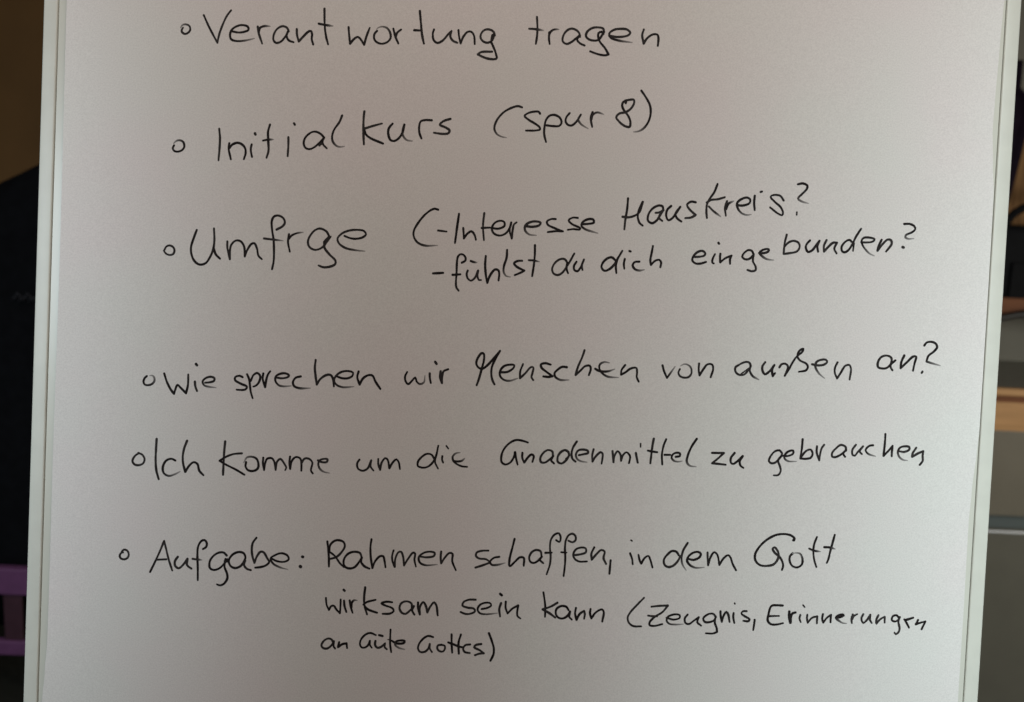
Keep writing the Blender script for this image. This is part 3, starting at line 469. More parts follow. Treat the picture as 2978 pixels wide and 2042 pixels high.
    (1, 0, 0, [5, 7], [184.1, 0.4, 182.2, -2.9, 182.7, -6.6, 184.4, -8.4, 187.3, -6.4, 190.8, -1.4, 189.4, -5.3, 190.1, -9.5, 191.6, -7.3]),
    (1, 0, 0, [5], [194.6, -2.9, 196.1, -0.6, 198.8, -0.1, 200.7, -1.8, 199.9, -5.8, 198.8, -8.9, 201.7, -3.6, 204.1, 1.4, 207.0, 5.8, 210.6, 9.2, 211.3, 11.4, 209.5, 10.7, 207.7, 8.5, 207.3, 5.3, 209.4, 2.7, 213.8, 0.7, 215.2, -1.4, 214.1, -4.1, 208.8, -5.5]),
    (1, 0, 1, [], [218.2, 0.4, 222.4, -0.2, 226.7, 0.5, 229.0, 2.5, 228.1, 4.1, 224.4, 3.9, 221.2, 2.1, 220.6, -1.1, 223.3, -5.8, 227.8, -9.4]),
    (1, 0, 0, [3], [236.5, 2.6, 234.9, -1.5, 235.1, -5.3, 236.9, -9.0, 239.4, -4.6, 242.3, 0.4, 245.2, 1.1, 246.5, -1.5, 246.0, -9.4]),]),
  ('an?', [
    (1, 0, 0, [], [275.8, 5.3, 275.1, 8.0, 271.8, 9.2, 268.1, 8.0, 265.9, 4.4, 266.1, 0.6, 269.1, -0.3, 272.3, 0.1, 275.4, 3.2, 278.4, 6.0]),
    (1, 0, 0, [], [275.4, 4.8, 275.2, 1.0, 276.7, -1.3]),
    (1, 0, 0, [2], [284.6, 9.8, 282.8, 5.1, 282.5, 0.5, 286.6, 4.8, 291.1, 9.3, 293.3, 9.4, 292.5, 5.0, 291.6, -0.9]),
    (1, 0, 1, [7], [298.7, 17.7, 300.2, 19.9, 303.3, 20.7, 306.6, 19.7, 308.1, 17.1, 305.9, 13.7, 302.1, 10.3, 301.0, 6.2, 304.3, 5.3, 311.1, 3.7]),
    (1.1, 0, 0, [], [298.5, -1.2, 298.0, -2.2]),]),
  ('o', [
    (1, 0, 0, [], [-268.3, -86.9, -271.2, -89.1, -272.9, -93.0, -271.2, -95.4, -268.3, -95.8, -265.1, -94.3, -264.1, -91.0, -265.8, -88.1, -268.8, -86.8]),]),
  ('Ich', [
    (1, 0, 0, [], [-255.8, -76.0, -256.0, -84.1, -256.0, -91.7, -255.2, -99.2, -253.3, -105.4]),
    (1, 0, 1, [], [-241.7, -91.1, -244.4, -90.0, -248.1, -91.3, -250.2, -94.7, -250.6, -98.5, -249.4, -101.1, -246.1, -102.6, -241.9, -101.3, -237.9, -99.0]),
    (1, 0, 0, [4], [-233.6, -76.3, -235.5, -82.0, -236.3, -87.5, -235.9, -92.9, -234.1, -99.1, -231.3, -94.3, -228.1, -91.7, -225.4, -93.0, -223.9, -97.8, -220.8, -100.9]),]),
  ('Komme', [
    (1, 0, 0, [], [-205.8, -75.5, -206.2, -81.8, -206.4, -88.8, -206.5, -100.0]),
    (1, 0, 0, [3], [-193.3, -83.6, -199.2, -84.4, -204.6, -86.6, -209.3, -89.8, -204.9, -92.3, -197.8, -95.5, -190.9, -99.2]),
    (1, 0, 1, [], [-190.0, -90.0, -190.3, -93.0, -188.6, -95.6, -184.8, -96.2, -181.6, -94.5, -180.9, -91.5, -182.4, -87.2, -185.7, -85.8, -189.4, -86.4, -191.7, -90.3]),
    (1, 0, 0, [2, 7], [-177.6, -86.1, -177.7, -90.2, -176.7, -95.2, -176.1, -90.1, -174.8, -86.8, -171.6, -86.1, -169.7, -88.2, -168.3, -94.6, -167.5, -88.7, -165.1, -86.4, -162.3, -89.5, -160.6, -92.7, -161.3, -94.4]),
    (1, 0, 0, [2], [-158.1, -84.4, -158.5, -88.8, -157.7, -93.4, -156.8, -87.6, -153.9, -84.5, -150.7, -85.4, -149.7, -88.9, -149.5, -94.3]),
    (1, 0, 0, [], [-149.7, -88.9, -147.4, -85.3, -144.2, -85.4, -141.7, -88.0, -142.3, -91.8, -142.5, -94.0, -141.1, -95.9]),
    (1, 0, 1, [], [-137.7, -86.2, -134.4, -87.4, -131.2, -87.0, -130.7, -85.1, -133.4, -84.9, -136.6, -86.2, -137.3, -89.4, -135.8, -92.6, -133.0, -94.4, -128.9, -95.1]),]),
  ('um', [
    (1, 0, 0, [5], [-107.5, -84.3, -109.0, -87.0, -108.3, -90.8, -105.0, -92.3, -101.3, -90.5, -98.9, -84.4, -99.2, -88.8, -96.9, -91.8]),
    (1, 0, 0, [2, 6], [-93.8, -83.1, -93.6, -86.9, -92.1, -91.0, -91.2, -85.7, -88.7, -82.3, -87.0, -83.3, -85.4, -89.5, -83.2, -85.3, -80.6, -82.8, -78.9, -84.6, -77.7, -89.7]),]),
  ('die', [
    (1, 0, 0, [], [-53.0, -81.2, -55.0, -78.3, -58.3, -77.7, -62.0, -80.0, -64.8, -83.9, -64.7, -86.9, -61.1, -88.0, -57.4, -87.1, -53.7, -83.4, -51.8, -79.0, -50.5, -71.4]),
    (1, 0, 0, [], [-51.8, -79.0, -52.4, -83.3, -50.0, -88.1]),
    (1, 0, 0, [], [-47.2, -79.0, -47.3, -81.5, -46.4, -83.6]),
    (0.9, 0, 0, [], [-44.6, -71.3, -43.1, -73.2]),
    (1, 1, 0, [], [-30.9, -79.9, -32.8, -81.6, -36.0, -82.3, -39.2, -81.9]),
    (1, 1, 0, [], [-34.4, -75.7, -37.3, -76.3, -39.6, -78.7, -39.2, -81.7, -36.4, -84.2, -32.6, -85.7, -28.8, -85.9]),]),
  ('Gnadenmittel', [
    (1, 0, 0, [10], [14.6, -66.1, 10.7, -65.0, 5.9, -64.7, 1.1, -67.3, -2.9, -72.4, -4.3, -77.9, -3.6, -81.6, -0.8, -82.9, 2.3, -81.4, 4.8, -77.5, 5.6, -73.6, 6.5, -77.9, 7.9, -82.6]),
    (1, 0, 0, [2], [11.0, -73.8, 11.1, -77.7, 12.7, -80.8, 15.1, -77.0, 17.7, -74.7, 19.3, -75.7, 18.6, -80.1]),
    (1, 0, 0, [8], [33.3, -75.0, 32.7, -71.8, 29.4, -70.9, 26.2, -73.2, 24.2, -77.1, 24.9, -80.0, 27.6, -80.2, 30.3, -78.4, 33.6, -75.0, 32.2, -78.4, 34.4, -80.5]),
    (1, 0, 0, [], [43.1, -76.8, 44.9, -74.5, 44.5, -71.8, 42.0, -70.4, 39.1, -71.8, 36.9, -75.4, 37.1, -79.2, 39.8, -80.3, 42.9, -77.9, 45.2, -74.0]),
    (1, 0, 0, [], [50.2, -63.7, 47.6, -68.4, 46.8, -73.3, 47.7, -76.6, 49.9, -78.4]),
    (1, 0, 1, [], [52.2, -73.6, 56.2, -72.6, 58.8, -71.7, 58.5, -70.1, 55.5, -69.4, 51.7, -70.1, 50.0, -73.2, 51.0, -76.4, 53.7, -77.9, 58.3, -78.5]),
    (1, 0, 0, [2], [62.7, -68.8, 61.9, -73.2, 62.3, -77.8, 64.3, -74.2, 68.0, -70.7, 69.4, -71.8, 69.4, -75.6, 69.0, -79.1]),
    (1, 0, 0, [2, 6], [76.5, -69.5, 77.0, -73.0, 77.6, -77.6, 78.3, -72.4, 80.3, -69.4, 82.6, -72.2, 83.1, -76.3, 84.2, -72.2, 86.8, -69.9, 89.4, -72.5, 89.5, -74.6, 88.9, -77.8]),
    (1, 0, 0, [], [93.6, -70.1, 94.3, -73.3, 95.3, -77.1]),
    (0.8, 0, 0, [], [96.7, -63.2, 96.8, -65.6]),
    (1, 0, 0, [], [106.1, -59.1, 105.4, -64.1, 104.9, -70.7, 104.5, -77.2]),
    (1, 0, 0, [], [102.2, -68.0, 105.6, -68.5, 109.1, -68.8]),
    (1, 0, 0, [], [115.1, -59.1, 113.5, -63.8, 112.6, -70.3, 113.2, -77.6]),
    (1, 0, 0, [], [114.6, -70.5, 118.7, -70.3]),
    (1, 0, 1, [], [122.8, -71.6, 125.7, -70.8, 125.6, -68.9, 122.9, -68.6, 120.3, -70.2, 119.8, -72.7, 121.6, -74.5, 124.3, -75.1, 127.5, -74.5]),
    (1, 0, 1, [], [137.3, -57.8, 134.0, -63.4, 131.4, -70.5, 131.0, -74.9, 133.1, -77.5, 138.0, -78.1]),]),
  ('zu', [
    (1, 0, 0, [1, 3], [149.0, -67.5, 157.6, -67.2, 153.8, -71.1, 149.4, -75.1, 154.0, -75.3, 159.4, -75.7]),
    (1, 0, 0, [5], [165.4, -66.8, 162.9, -70.7, 163.1, -73.9, 164.7, -74.9, 167.3, -73.2, 171.4, -68.9, 169.5, -72.6, 170.2, -75.8, 172.4, -77.4]),]),
  ('gebrauchen', [
    (1, 0, 0, [], [199.8, -65.2, 198.1, -63.4, 194.9, -64.1, 191.9, -67.7, 190.7, -71.6, 192.7, -73.1, 195.4, -72.4, 198.4, -69.0, 200.1, -65.7]),
    (1, 0, 0, [], [199.7, -67.4, 197.4, -70.7, 198.7, -74.5, 199.7, -78.2, 198.0, -81.5, 194.8, -81.8]),
    (1, 0, 1, [], [200.2, -67.1, 204.3, -67.2, 207.9, -65.4, 208.1, -63.2, 205.7, -63.3, 202.6, -65.6, 201.9, -68.9, 204.5, -70.9, 210.7, -70.9]),
    (1, 0, 0, [2], [214.4, -54.5, 214.2, -60.7, 213.5, -68.6, 217.3, -68.7, 221.0, -67.7, 222.2, -64.7, 220.7, -61.8, 218.5, -62.2, 216.0, -64.4, 213.8, -68.3]),
    (1, 0, 0, [2], [225.1, -59.1, 225.1, -63.5, 227.3, -69.3, 227.8, -63.9, 228.7, -60.1, 230.3, -57.8]),
    (1, 0, 0, [8], [246.3, -61.4, 245.9, -58.7, 242.5, -57.3, 239.4, -59.6, 236.4, -63.5, 236.6, -66.2, 239.3, -66.3, 242.9, -64.3, 246.5, -60.9, 244.5, -63.7, 246.0, -65.9]),
    (1, 0, 0, [5], [253.3, -56.7, 250.9, -60.7, 251.2, -63.9, 252.8, -64.8, 255.3, -61.5, 258.6, -57.6, 256.3, -61.5, 258.1, -63.3]),
    (1, 0, 1, [], [265.8, -56.5, 263.1, -57.1, 260.6, -60.2, 262.4, -62.8, 268.1, -64.5]),
    (1, 0, 0, [2, 4], [274.3, -47.9, 274.3, -54.2, 273.9, -63.9, 276.8, -60.6, 280.0, -56.3, 279.8, -60.4, 279.8, -63.9]),
    (1, 0, 1, [], [284.3, -59.9, 288.6, -60.3, 292.3, -58.5, 292.2, -56.6, 288.9, -56.2, 285.5, -57.4, 284.1, -60.8, 285.7, -64.5, 288.5, -66.2, 291.4, -66.4]),
    (1, 0, 0, [2, 4], [297.3, -56.9, 294.9, -61.3, 294.8, -63.6, 298.4, -61.2, 302.6, -59.1, 302.3, -62.6, 302.5, -66.4, 300.6, -69.2]),]),
  ('o', [
    (1, 0, 0, [], [-278.4, -159.9, -277.1, -158.3, -274.6, -158.9, -273.3, -161.8, -274.2, -164.3, -276.6, -165.5, -279.3, -164.6, -279.9, -162.4, -278.6, -160.7, -277.5, -160.4]),]),
  ('Aufgabe:', [
    (1, 0, 0, [3], [-257.3, -173.9, -254.0, -166.4, -251.0, -159.2, -247.8, -150.6, -246.0, -156.8, -244.1, -163.8, -241.1, -172.1]),
    (1, 0, 0, [], [-252.5, -164.6, -245.7, -164.0]),
    (1, 0, 0, [5], [-237.4, -161.8, -239.4, -165.2, -239.1, -168.5, -236.6, -170.2, -233.9, -168.2, -230.3, -162.9, -230.4, -167.5, -227.1, -170.1]),
    (1, 0, 0, [], [-219.2, -155.2, -217.1, -153.8, -216.5, -151.0, -218.1, -148.6, -220.5, -149.3, -222.8, -153.5, -223.1, -160.1, -222.5, -169.3, -222.2, -178.3]),
    (1, 0, 1, [], [-226.5, -162.8, -219.7, -163.3]),
    (1, 0, 0, [], [-201.7, -159.1, -204.0, -157.1, -207.7, -157.4, -212.0, -160.6, -214.0, -164.6, -213.6, -168.9, -211.1, -170.2, -207.3, -169.2, -203.6, -165.7, -201.1, -161.8]),
    (1, 0, 0, [], [-202.4, -161.8, -203.0, -167.3, -200.9, -172.7, -200.6, -176.0, -203.1, -180.2, -205.8, -181.4, -208.0, -180.8]),
    (1.6, 0, 0, [], [-202.6, -163.5, -200.8, -163.1]),
    (1, 0, 0, [9], [-189.1, -163.4, -187.9, -160.1, -189.3, -156.9, -193.1, -156.2, -197.4, -158.3, -200.0, -162.8, -198.7, -166.6, -195.4, -168.1, -191.7, -166.8, -188.0, -162.3, -188.7, -165.6, -186.7, -168.2, -183.7, -169.1]),
    (1, 0, 0, [4], [-180.4, -145.1, -182.9, -148.9, -183.5, -153.9, -182.7, -159.3, -181.2, -163.6, -179.5, -158.6, -176.9, -155.2, -174.7, -155.6, -171.9, -159.9, -170.4, -162.5, -172.8, -165.1, -176.5, -166.5, -180.5, -167.1]),
    (1, 0, 1, [], [-169.2, -159.7, -164.3, -161.7, -158.9, -161.7, -156.2, -159.7, -157.4, -157.0, -161.8, -155.6, -166.6, -157.4, -169.5, -159.8, -167.5, -163.5, -162.5, -166.0, -156.7, -167.3]),
    (1.4, 0, 0, [], [-146.3, -157.5, -145.9, -157.6]),
    (1.5, 0, 0, [], [-147.6, -164.7, -147.3, -164.9]),]),
  ('Rahmen', [
    (1, 0, 0, [], [-128.5, -145.4, -127.7, -150.6, -126.9, -157.6, -126.6, -163.9]),
    (1, 0, 0, [], [-126.8, -153.3, -126.2, -147.8, -123.0, -144.6, -119.8, -144.1, -116.5, -145.4, -115.6, -148.4, -117.8, -152.8, -121.5, -156.6, -125.8, -158.1]),
    (1, 0, 0, [], [-126.2, -153.2, -122.6, -155.8, -118.6, -161.1, -115.5, -163.7]),
    (1, 0, 0, [10], [-103.1, -155.4, -104.3, -152.8, -108.7, -152.1, -112.9, -153.7, -115.7, -157.7, -115.9, -161.5, -114.1, -163.9, -110.9, -164.5, -107.7, -163.3, -104.6, -159.3, -102.8, -156.0, -103.2, -159.3, -100.7, -162.4, -96.9, -164.0]),
    (1, 0, 0, [3], [-96.3, -142.3, -96.8, -147.5, -96.4, -154.6, -94.8, -163.5, -93.2, -158.8, -89.6, -154.5, -87.2, -154.4, -86.2, -157.4, -85.2, -162.5]),
    (1, 0, 0, [3, 8], [-79.8, -149.7, -80.7, -153.8, -80.3, -157.6, -78.5, -161.8, -78.2, -155.4, -76.2, -150.9, -74.3, -150.5, -72.8, -153.5, -71.7, -160.5, -69.0, -155.5, -65.4, -150.7, -64.0, -151.4, -64.3, -155.8, -63.0, -160.9]),
    (1, 0, 1, [], [-59.8, -153.4, -55.0, -153.7, -50.1, -152.4, -49.7, -150.2, -53.0, -149.4, -57.8, -150.6, -61.2, -154.0, -60.2, -157.8, -56.3, -159.5, -47.4, -158.6]),
    (1, 0, 0, [2], [-45.0, -149.0, -45.2, -153.3, -44.6, -157.6, -42.0, -153.1, -38.9, -149.7, -36.7, -150.2, -36.6, -155.6, -33.7, -162.2]),]),
  ('schaffen,', [
    (1, 0, 0, [], [-10.5, -146.7, -15.0, -147.0, -19.0, -148.5, -19.5, -151.0, -17.0, -152.8, -12.1, -153.1, -9.0, -154.9]),
    (1, 0, 0, [], [-9.5, -155.7, -14.0, -157.6, -19.4, -159.6]),
    (1, 0, 1, [], [-2.4, -150.9, -6.2, -151.8, -9.0, -154.9, -7.6, -157.0, -3.8, -156.9, 2.1, -155.2]),
    (1, 0, 0, [3], [8.2, -137.2, 7.0, -143.2, 5.4, -150.9, 5.0, -156.4, 5.7, -157.4, 9.1, -154.1, 12.7, -150.6, 15.5, -150.8, 15.8, -156.7]),
    (1, 0, 0, [8], [28.4, -148.8, 27.7, -145.5, 24.4, -144.6, 21.2, -146.4, 19.5, -150.3, 20.5, -153.5, 23.2, -154.2, 26.4, -152.2, 28.7, -149.3, 27.4, -151.6, 30.0, -154.1]),
    (1, 0, 0, [], [38.6, -136.7, 41.1, -137.9, 41.8, -134.5, 40.3, -131.6, 37.3, -132.6, 34.8, -136.5, 34.3, -142.0, 35.1, -148.5, 34.9, -154.5, 32.8, -162.2]),
    (1, 0, 0, [], [31.2, -146.4, 35.8, -146.0]),
    (1, 0, 0, [], [47.6, -136.7, 50.6, -137.7, 52.7, -136.2, 52.5, -132.9, 50.3, -131.4, 47.6, -132.6, 45.7, -136.5, 45.3, -142.0, 45.9, -149.6, 45.8, -156.2, 45.3, -162.8]),
    (1, 0, 0, [], [42.8, -145.4, 46.6, -145.5]),
    (1, 0, 0, [], [52.4, -147.1, 56.4, -146.4, 60.7, -144.6, 60.5, -141.8, 57.8, -141.2, 53.5, -142.7, 51.6, -146.6, 52.8, -149.8, 56.1, -151.6, 61.8, -151.3]),
    (1, 0, 0, [2], [66.7, -140.7, 64.8, -145.5, 65.3, -149.8, 68.8, -145.3, 71.9, -142.4, 74.4, -143.4, 73.8, -148.3, 75.9, -152.5]),
    (1.1, 0, 0, [], [79.1, -149.7, 78.9, -154.6, 78.7, -159.6]),]),
  ('in', [
    (1, 0, 0, [], [93.1, -143.9, 94.7, -147.9, 95.4, -151.8]),
    (0.9, 0, 0, [], [93.3, -134.2, 94.0, -134.7]),
    (1, 0, 0, [2], [99.3, -144.8, 100.1, -148.2, 101.6, -151.1, 103.8, -146.9, 106.5, -145.2, 108.0, -147.8, 109.9, -153.5]),]),
  ('dem', [
    (1, 0, 0, [], [128.6, -143.6, 126.8, -141.2, 123.6, -140.8, 120.5, -143.4, 118.0, -147.4, 118.7, -151.2, 121.5, -152.7, 125.2, -151.4, 128.8, -146.9, 129.7, -144.1]),
    (1, 0, 1, [], [134.7, -134.3, 131.9, -139.6, 130.8, -144.6, 131.6, -150.0, 134.6, -154.5]),
    (1, 0, 1, [], [135.8, -146.0, 139.6, -146.6, 143.8, -144.5, 144.7, -141.8, 142.5, -140.5, 138.8, -141.5, 135.7, -144.4, 135.0, -147.7, 137.6, -150.8, 141.5, -152.3, 147.7, -151.7]),
    (1, 0, 0, [2, 6], [149.6, -140.7, 149.9, -145.3, 150.5, -150.0, 151.9, -144.2, 154.4, -140.2, 156.7, -141.8, 158.7, -149.3, 161.7, -144.2, 164.8, -141.9, 166.5, -143.5, 168.4, -148.3, 171.1, -152.8]),]),
  ('Gott', [
    (1, 0, 0, [], [212.1, -128.8, 212.5, -127.4, 210.0, -125.4, 205.1, -124.5, 198.6, -125.6, 191.8, -129.8, 186.7, -135.5, 184.3, -141.0, 185.1, -145.3, 188.5, -148.2, 193.4, -148.5, 198.2, -147.2, 200.7, -144.1, 201.6, -139.7, 200.3, -136.5, 198.3, -134.6, 197.0, -135.8, 198.8, -138.7, 202.2, -141.3, 204.6, -145.0, 205.3, -148.2, 204.6, -151.0]),
    (1.3, 0, 0, [], [211.8, -128.7, 212.2, -128.6]),
    (1, 0, 1, [], [211.8, -138.4, 210.0, -140.4, 209.9, -144.2, 212.3, -147.9, 216.1, -148.5, 219.0, -146.0, 219.0, -141.6, 217.2, -138.4, 213.9, -138.0, 211.8, -138.4]),
    (1, 0, 0, [], [228.8, -125.6, 227.1, -130.9, 226.8, -136.3, 227.7, -142.3, 229.6, -147.6]),
    (1, 0, 1, [], [223.6, -134.3, 227.3, -135.7, 232.0, -136.2]),
    (1, 0, 0, [], [241.7, -123.4, 240.5, -129.1, 239.2, -135.2, 238.0, -141.8, 237.0, -144.3]),
    (1, 0, 1, [], [234.7, -132.8, 238.5, -132.8, 242.6, -133.8]),]),
  ('wirksam', [
    (1, 0, 0, [2, 6], [-127.9, -187.1, -127.1, -192.3, -125.3, -195.8, -123.8, -193.0, -121.9, -192.6, -119.9, -195.3, -117.2, -197.9, -117.0, -193.5, -117.0, -187.7]),
    (1, 0, 0, [], [-114.5, -188.5, -114.1, -192.2, -112.5, -196.7]),
    (1.3, 0, 0, [], [-115.1, -180.5, -114.4, -181.1]),
    (1, 0, 0, [], [-110.4, -188.2, -109.5, -192.6, -107.9, -197.2]),
    (1, 0, 1, [], [-108.9, -193.1, -108.8, -189.8, -107.2, -187.8, -104.8, -187.9]),
    (1, 0, 0, [], [-99.4, -177.9, -99.9, -184.5, -99.5, -191.0, -97.3, -197.8]),
    (1, 0, 0, [], [-100.3, -190.8, -97.9, -188.8, -91.5, -186.8]),
    (1, 0, 0, [], [-99.2, -192.1, -96.6, -194.2, -90.0, -196.3]),
    (1, 0, 0, [], [-79.3, -188.0, -83.3, -187.8, -87.1, -189.1, -84.3, -190.6, -78.8, -192.5, -77.9, -194.4, -80.3, -196.4, -85.9, -196.9]),
    (1, 0, 0, [8], [-64.7, -191.0, -65.1, -188.3, -68.7, -186.8, -72.5, -188.4, -73.7, -192.0, -72.2, -195.2, -69.4, -196.2, -66.8, -194.4, -63.2, -190.1, -64.4, -193.2, -62.6, -196.4]),
    (1, 0, 0, [2, 6], [-60.3, -187.3, -60.1, -191.4, -58.6, -196.0, -58.8, -190.8, -56.5, -186.8, -54.5, -189.5, -53.2, -194.3, -51.2, -189.9, -48.6, -186.7, -46.9, -188.6, -45.5, -196.2]),]),
  ('sein', [
    (1, 0, 0, [], [-18.2, -183.3, -23.3, -183.6, -27.0, -185.5, -27.7, -188.0, -24.2, -189.4, -19.2, -190.0, -18.3, -191.9, -21.2, -193.7, -25.0, -194.2, -28.9, -192.9]),
    (1, 0, 1, [], [-13.5, -190.0, -9.5, -189.0, -6.6, -187.0, -7.5, -185.4, -11.3, -185.3, -15.0, -187.1, -16.5, -190.4, -14.8, -193.1, -10.4, -193.7, -1.8, -192.5]),
    (1, 0, 0, [], [0.5, -185.0, -0.6, -189.2, 0.2, -194.9]),
    (1.2, 0, 0, [], [-0.4, -178.2, 0.8, -179.2]),
    (1, 0, 0, [2, 4], [3.9, -183.7, 4.0, -188.4, 5.6, -192.4, 8.9, -188.7, 13.1, -186.1, 12.6, -191.3, 13.0, -194.0, 15.2, -195.7]),]),
  ('kann', [
    (1, 0, 0, [], [31.1, -175.6, 32.1, -180.5, 33.0, -186.5, 33.1, -193.6]),
    (1, 0, 0, [2], [41.7, -182.8, 37.0, -185.8, 31.1, -188.2, 36.1, -190.7, 40.6, -193.8]),
    (1, 0, 0, [8], [50.1, -187.9, 48.4, -185.5, 44.6, -185.1, 41.2, -187.5, 41.1, -191.6, 43.4, -194.0, 46.6, -194.1, 49.8, -191.8, 51.3, -188.9, 50.9, -192.8, 52.9, -194.8]),
    (1, 0, 0, [2, 4], [55.5, -186.0, 55.0, -189.9, 56.3, -194.7, 58.4, -190.3, 61.5, -187.9, 62.2, -190.1, 61.8, -193.7]),
    (1, 0, 0, [2], [66.2, -186.3, 65.9, -189.4, 67.1, -193.1, 70.2, -188.6, 74.5, -186.2, 75.9, -187.8, 75.2, -195.2]),]),
  ('(Zeugnis,', [
    (1, 0, 0, [], [104.9, -176.2, 100.8, -180.8, 95.7, -187.0, 93.7, -191.0, 94.5, -194.8, 97.9, -197.4, 103.8, -197.4]),
    (1, 0, 0, [2], [110.7, -182.5, 116.6, -181.6, 122.6, -181.1, 119.0, -186.0, 113.2, -190.1, 109.9, -194.1, 110.0, -196.2, 113.6, -196.6, 119.2, -195.0]),
    (1, 0, 0, [], [108.6, -189.2, 111.6, -189.5, 115.1, -189.4]),
    (1, 0, 1, [], [122.2, -190.2, 127.4, -191.3, 131.7, -189.8, 131.6, -187.8, 127.2, -187.5, 123.0, -189.6, 122.3, -192.4, 124.3, -194.5, 128.1, -194.9, 134.6, -194.3]),
    (1, 0, 0, [5], [137.5, -187.0, 135.5, -190.1, 136.2, -193.4, 138.7, -194.1, 142.1, -191.5, 145.7, -188.6, 144.8, -192.4, 147.7, -194.8]),
    (1, 0, 0, [7, 10], [158.2, -188.0, 155.9, -185.6, 152.1, -186.3, 149.0, -189.5, 150.2, -191.9, 153.5, -192.0, 157.2, -190.2, 158.1, -187.4, 157.6, -191.8, 159.2, -196.2, 159.6, -198.9, 156.7, -200.2, 151.5, -200.3]),
    (1, 0, 0, [2], [161.3, -183.6, 161.7, -187.3, 162.7, -191.3, 163.6, -187.2, 165.6, -183.8, 167.0, -185.4, 168.4, -191.1]),
    (1, 0, 0, [], [171.0, -184.4, 170.9, -187.4, 171.9, -191.7]),
    (0.9, 0, 0, [], [171.4, -177.1, 171.6, -177.6]),
    (1, 0, 0, [], [180.4, -182.6, 178.0, -182.7, 176.7, -184.4, 179.3, -186.4, 182.9, -188.5, 182.2, -189.9, 178.4, -189.8]),
    (1, 0, 0, [], [186.7, -188.7, 186.4, -192.7, 186.0, -196.3]),]),
  ('Erinnerungen', [
    (1, 0, 0, [], [206.5, -177.2, 202.2, -177.2, 198.4, -177.9, 196.6, -184.0, 196.3, -188.9, 198.6, -191.3, 203.0, -191.4, 207.5, -190.2]),
    (1, 0, 0, [], [197.0, -185.6, 200.5, -185.2, 204.3, -185.0]),
    (1.2, 0, 0, [2], [211.7, -181.4, 211.8, -184.9, 212.9, -189.5, 213.0, -185.4, 214.2, -182.6, 216.3, -181.9]),
    (1, 0, 0, [], [219.9, -183.5, 219.4, -186.2, 220.5, -188.9]),
    (0.8, 0, 0, [], [221.5, -176.2, 222.8, -177.7]),
    (1, 0, 0, [2, 4], [225.0, -183.2, 224.9, -186.0, 225.6, -189.0, 228.7, -185.2, 232.4, -184.0, 232.3, -186.2, 232.3, -189.2]),
    (1, 0, 0, [2, 4], [236.4, -182.2, 236.0, -185.5, 237.0, -188.4, 239.5, -184.7, 242.4, -182.4, 242.2, -185.2, 242.3, -187.9]),
    (1, 0, 1, [], [246.3, -184.4, 249.8, -183.7, 251.8, -182.3, 250.7, -181.8, 247.5, -182.7, 246.0, -184.4, 248.3, -186.5, 251.1, -188.0, 254.1, -188.3]),
    (1, 0, 0, [], [258.2, -181.4, 257.4, -184.5, 257.9, -187.7]),
    (1, 0, 0, [], [258.0, -185.0, 258.9, -182.7, 261.5, -181.0]),
    (1, 0, 0, [4], [265.9, -180.8, 264.7, -184.1, 266.2, -187.3, 268.8, -185.0, 271.0, -181.1, 271.0, -184.9, 272.5, -187.1]),
    (1, 0, 0, [2, 4], [277.0, -181.1, 275.6, -184.7, 275.9, -187.2, 278.5, -184.0, 281.7, -182.0, 281.8, -184.4, 281.9, -186.3]),
    (1, 0, 0, [6], [292.3, -182.8, 290.3, -180.5, 287.6, -181.4, 287.0, -184.2, 289.5, -185.2, 292.1, -183.4, 292.8, -181.7, 291.9, -185.1, 293.0, -189.9, 292.6, -192.7, 290.5, -194.5, 289.5, -193.4]),
    (1.2, 0, 0, [], [297.2, -183.7, 302.5, -181.8]),
    (1, 0, 0, [], [296.1, -183.2, 297.6, -185.3, 299.9, -189.2]),
    (1, 0, 0, [1, 3], [306.2, -183.3, 304.7, -186.6, 307.4, -185.4, 311.6, -184.1, 310.2, -187.5, 309.2, -190.0]),]),
  ('an', [
    (1, 0, 0, [8], [-121.2, -219.9, -122.7, -217.5, -125.4, -217.1, -128.3, -219.1, -129.8, -222.5, -128.4, -224.3, -125.6, -224.5, -122.5, -222.1, -120.7, -218.8, -120.8, -222.6, -119.7, -224.2]),
    (1, 0, 0, [1, 3], [-116.9, -219.4, -117.5, -223.0, -114.4, -220.7, -111.4, -220.0, -110.9, -223.5]),]),
  ('G\u00fcte', [
    (1, 0, 0, [8], [-90.2, -212.9, -94.1, -211.5, -97.3, -212.5, -100.7, -216.2, -101.6, -220.1, -100.2, -222.5, -97.5, -222.3, -95.4, -220.3, -94.4, -217.3, -94.3, -220.3, -92.8, -222.4]),
    (1, 0, 0, [4], [-90.3, -217.3, -90.5, -220.1, -88.8, -222.2, -86.1, -221.5, -83.2, -218.7, -83.4, -221.4, -81.7, -223.0]),
    (1.2, 0, 0, [], [-87.8, -212.8, -85.3, -213.3]),
    (1, 0, 0, [], [-79.6, -208.3, -79.6, -214.1, -79.4, -219.6, -78.4, -225.0]),
    (0.5, 0, 0, [], [-81.2, -215.8, -79.8, -215.8]),
    (1, 0, 1, [], [-78.4, -216.5, -74.8, -218.3, -69.4, -217.7, -68.9, -216.3, -72.2, -216.0, -75.4, -217.2, -75.8, -219.4, -73.0, -221.5, -68.6, -222.5]),]),
  ('Gottes)', [
    (1, 0, 0, [8], [-48.2, -212.4, -51.7, -211.7, -54.9, -213.5, -58.0, -217.5, -58.9, -221.4, -57.2, -223.8, -53.9, -223.6, -51.3, -221.0, -50.4, -217.7, -50.2, -221.0, -48.5, -223.6]),
    (1, 0, 0, [], [-41.7, -217.8, -44.4, -218.5, -44.8, -220.7, -43.1, -222.6, -40.4, -222.7, -39.1, -220.5, -39.5, -218.3, -42.2, -218.0]),
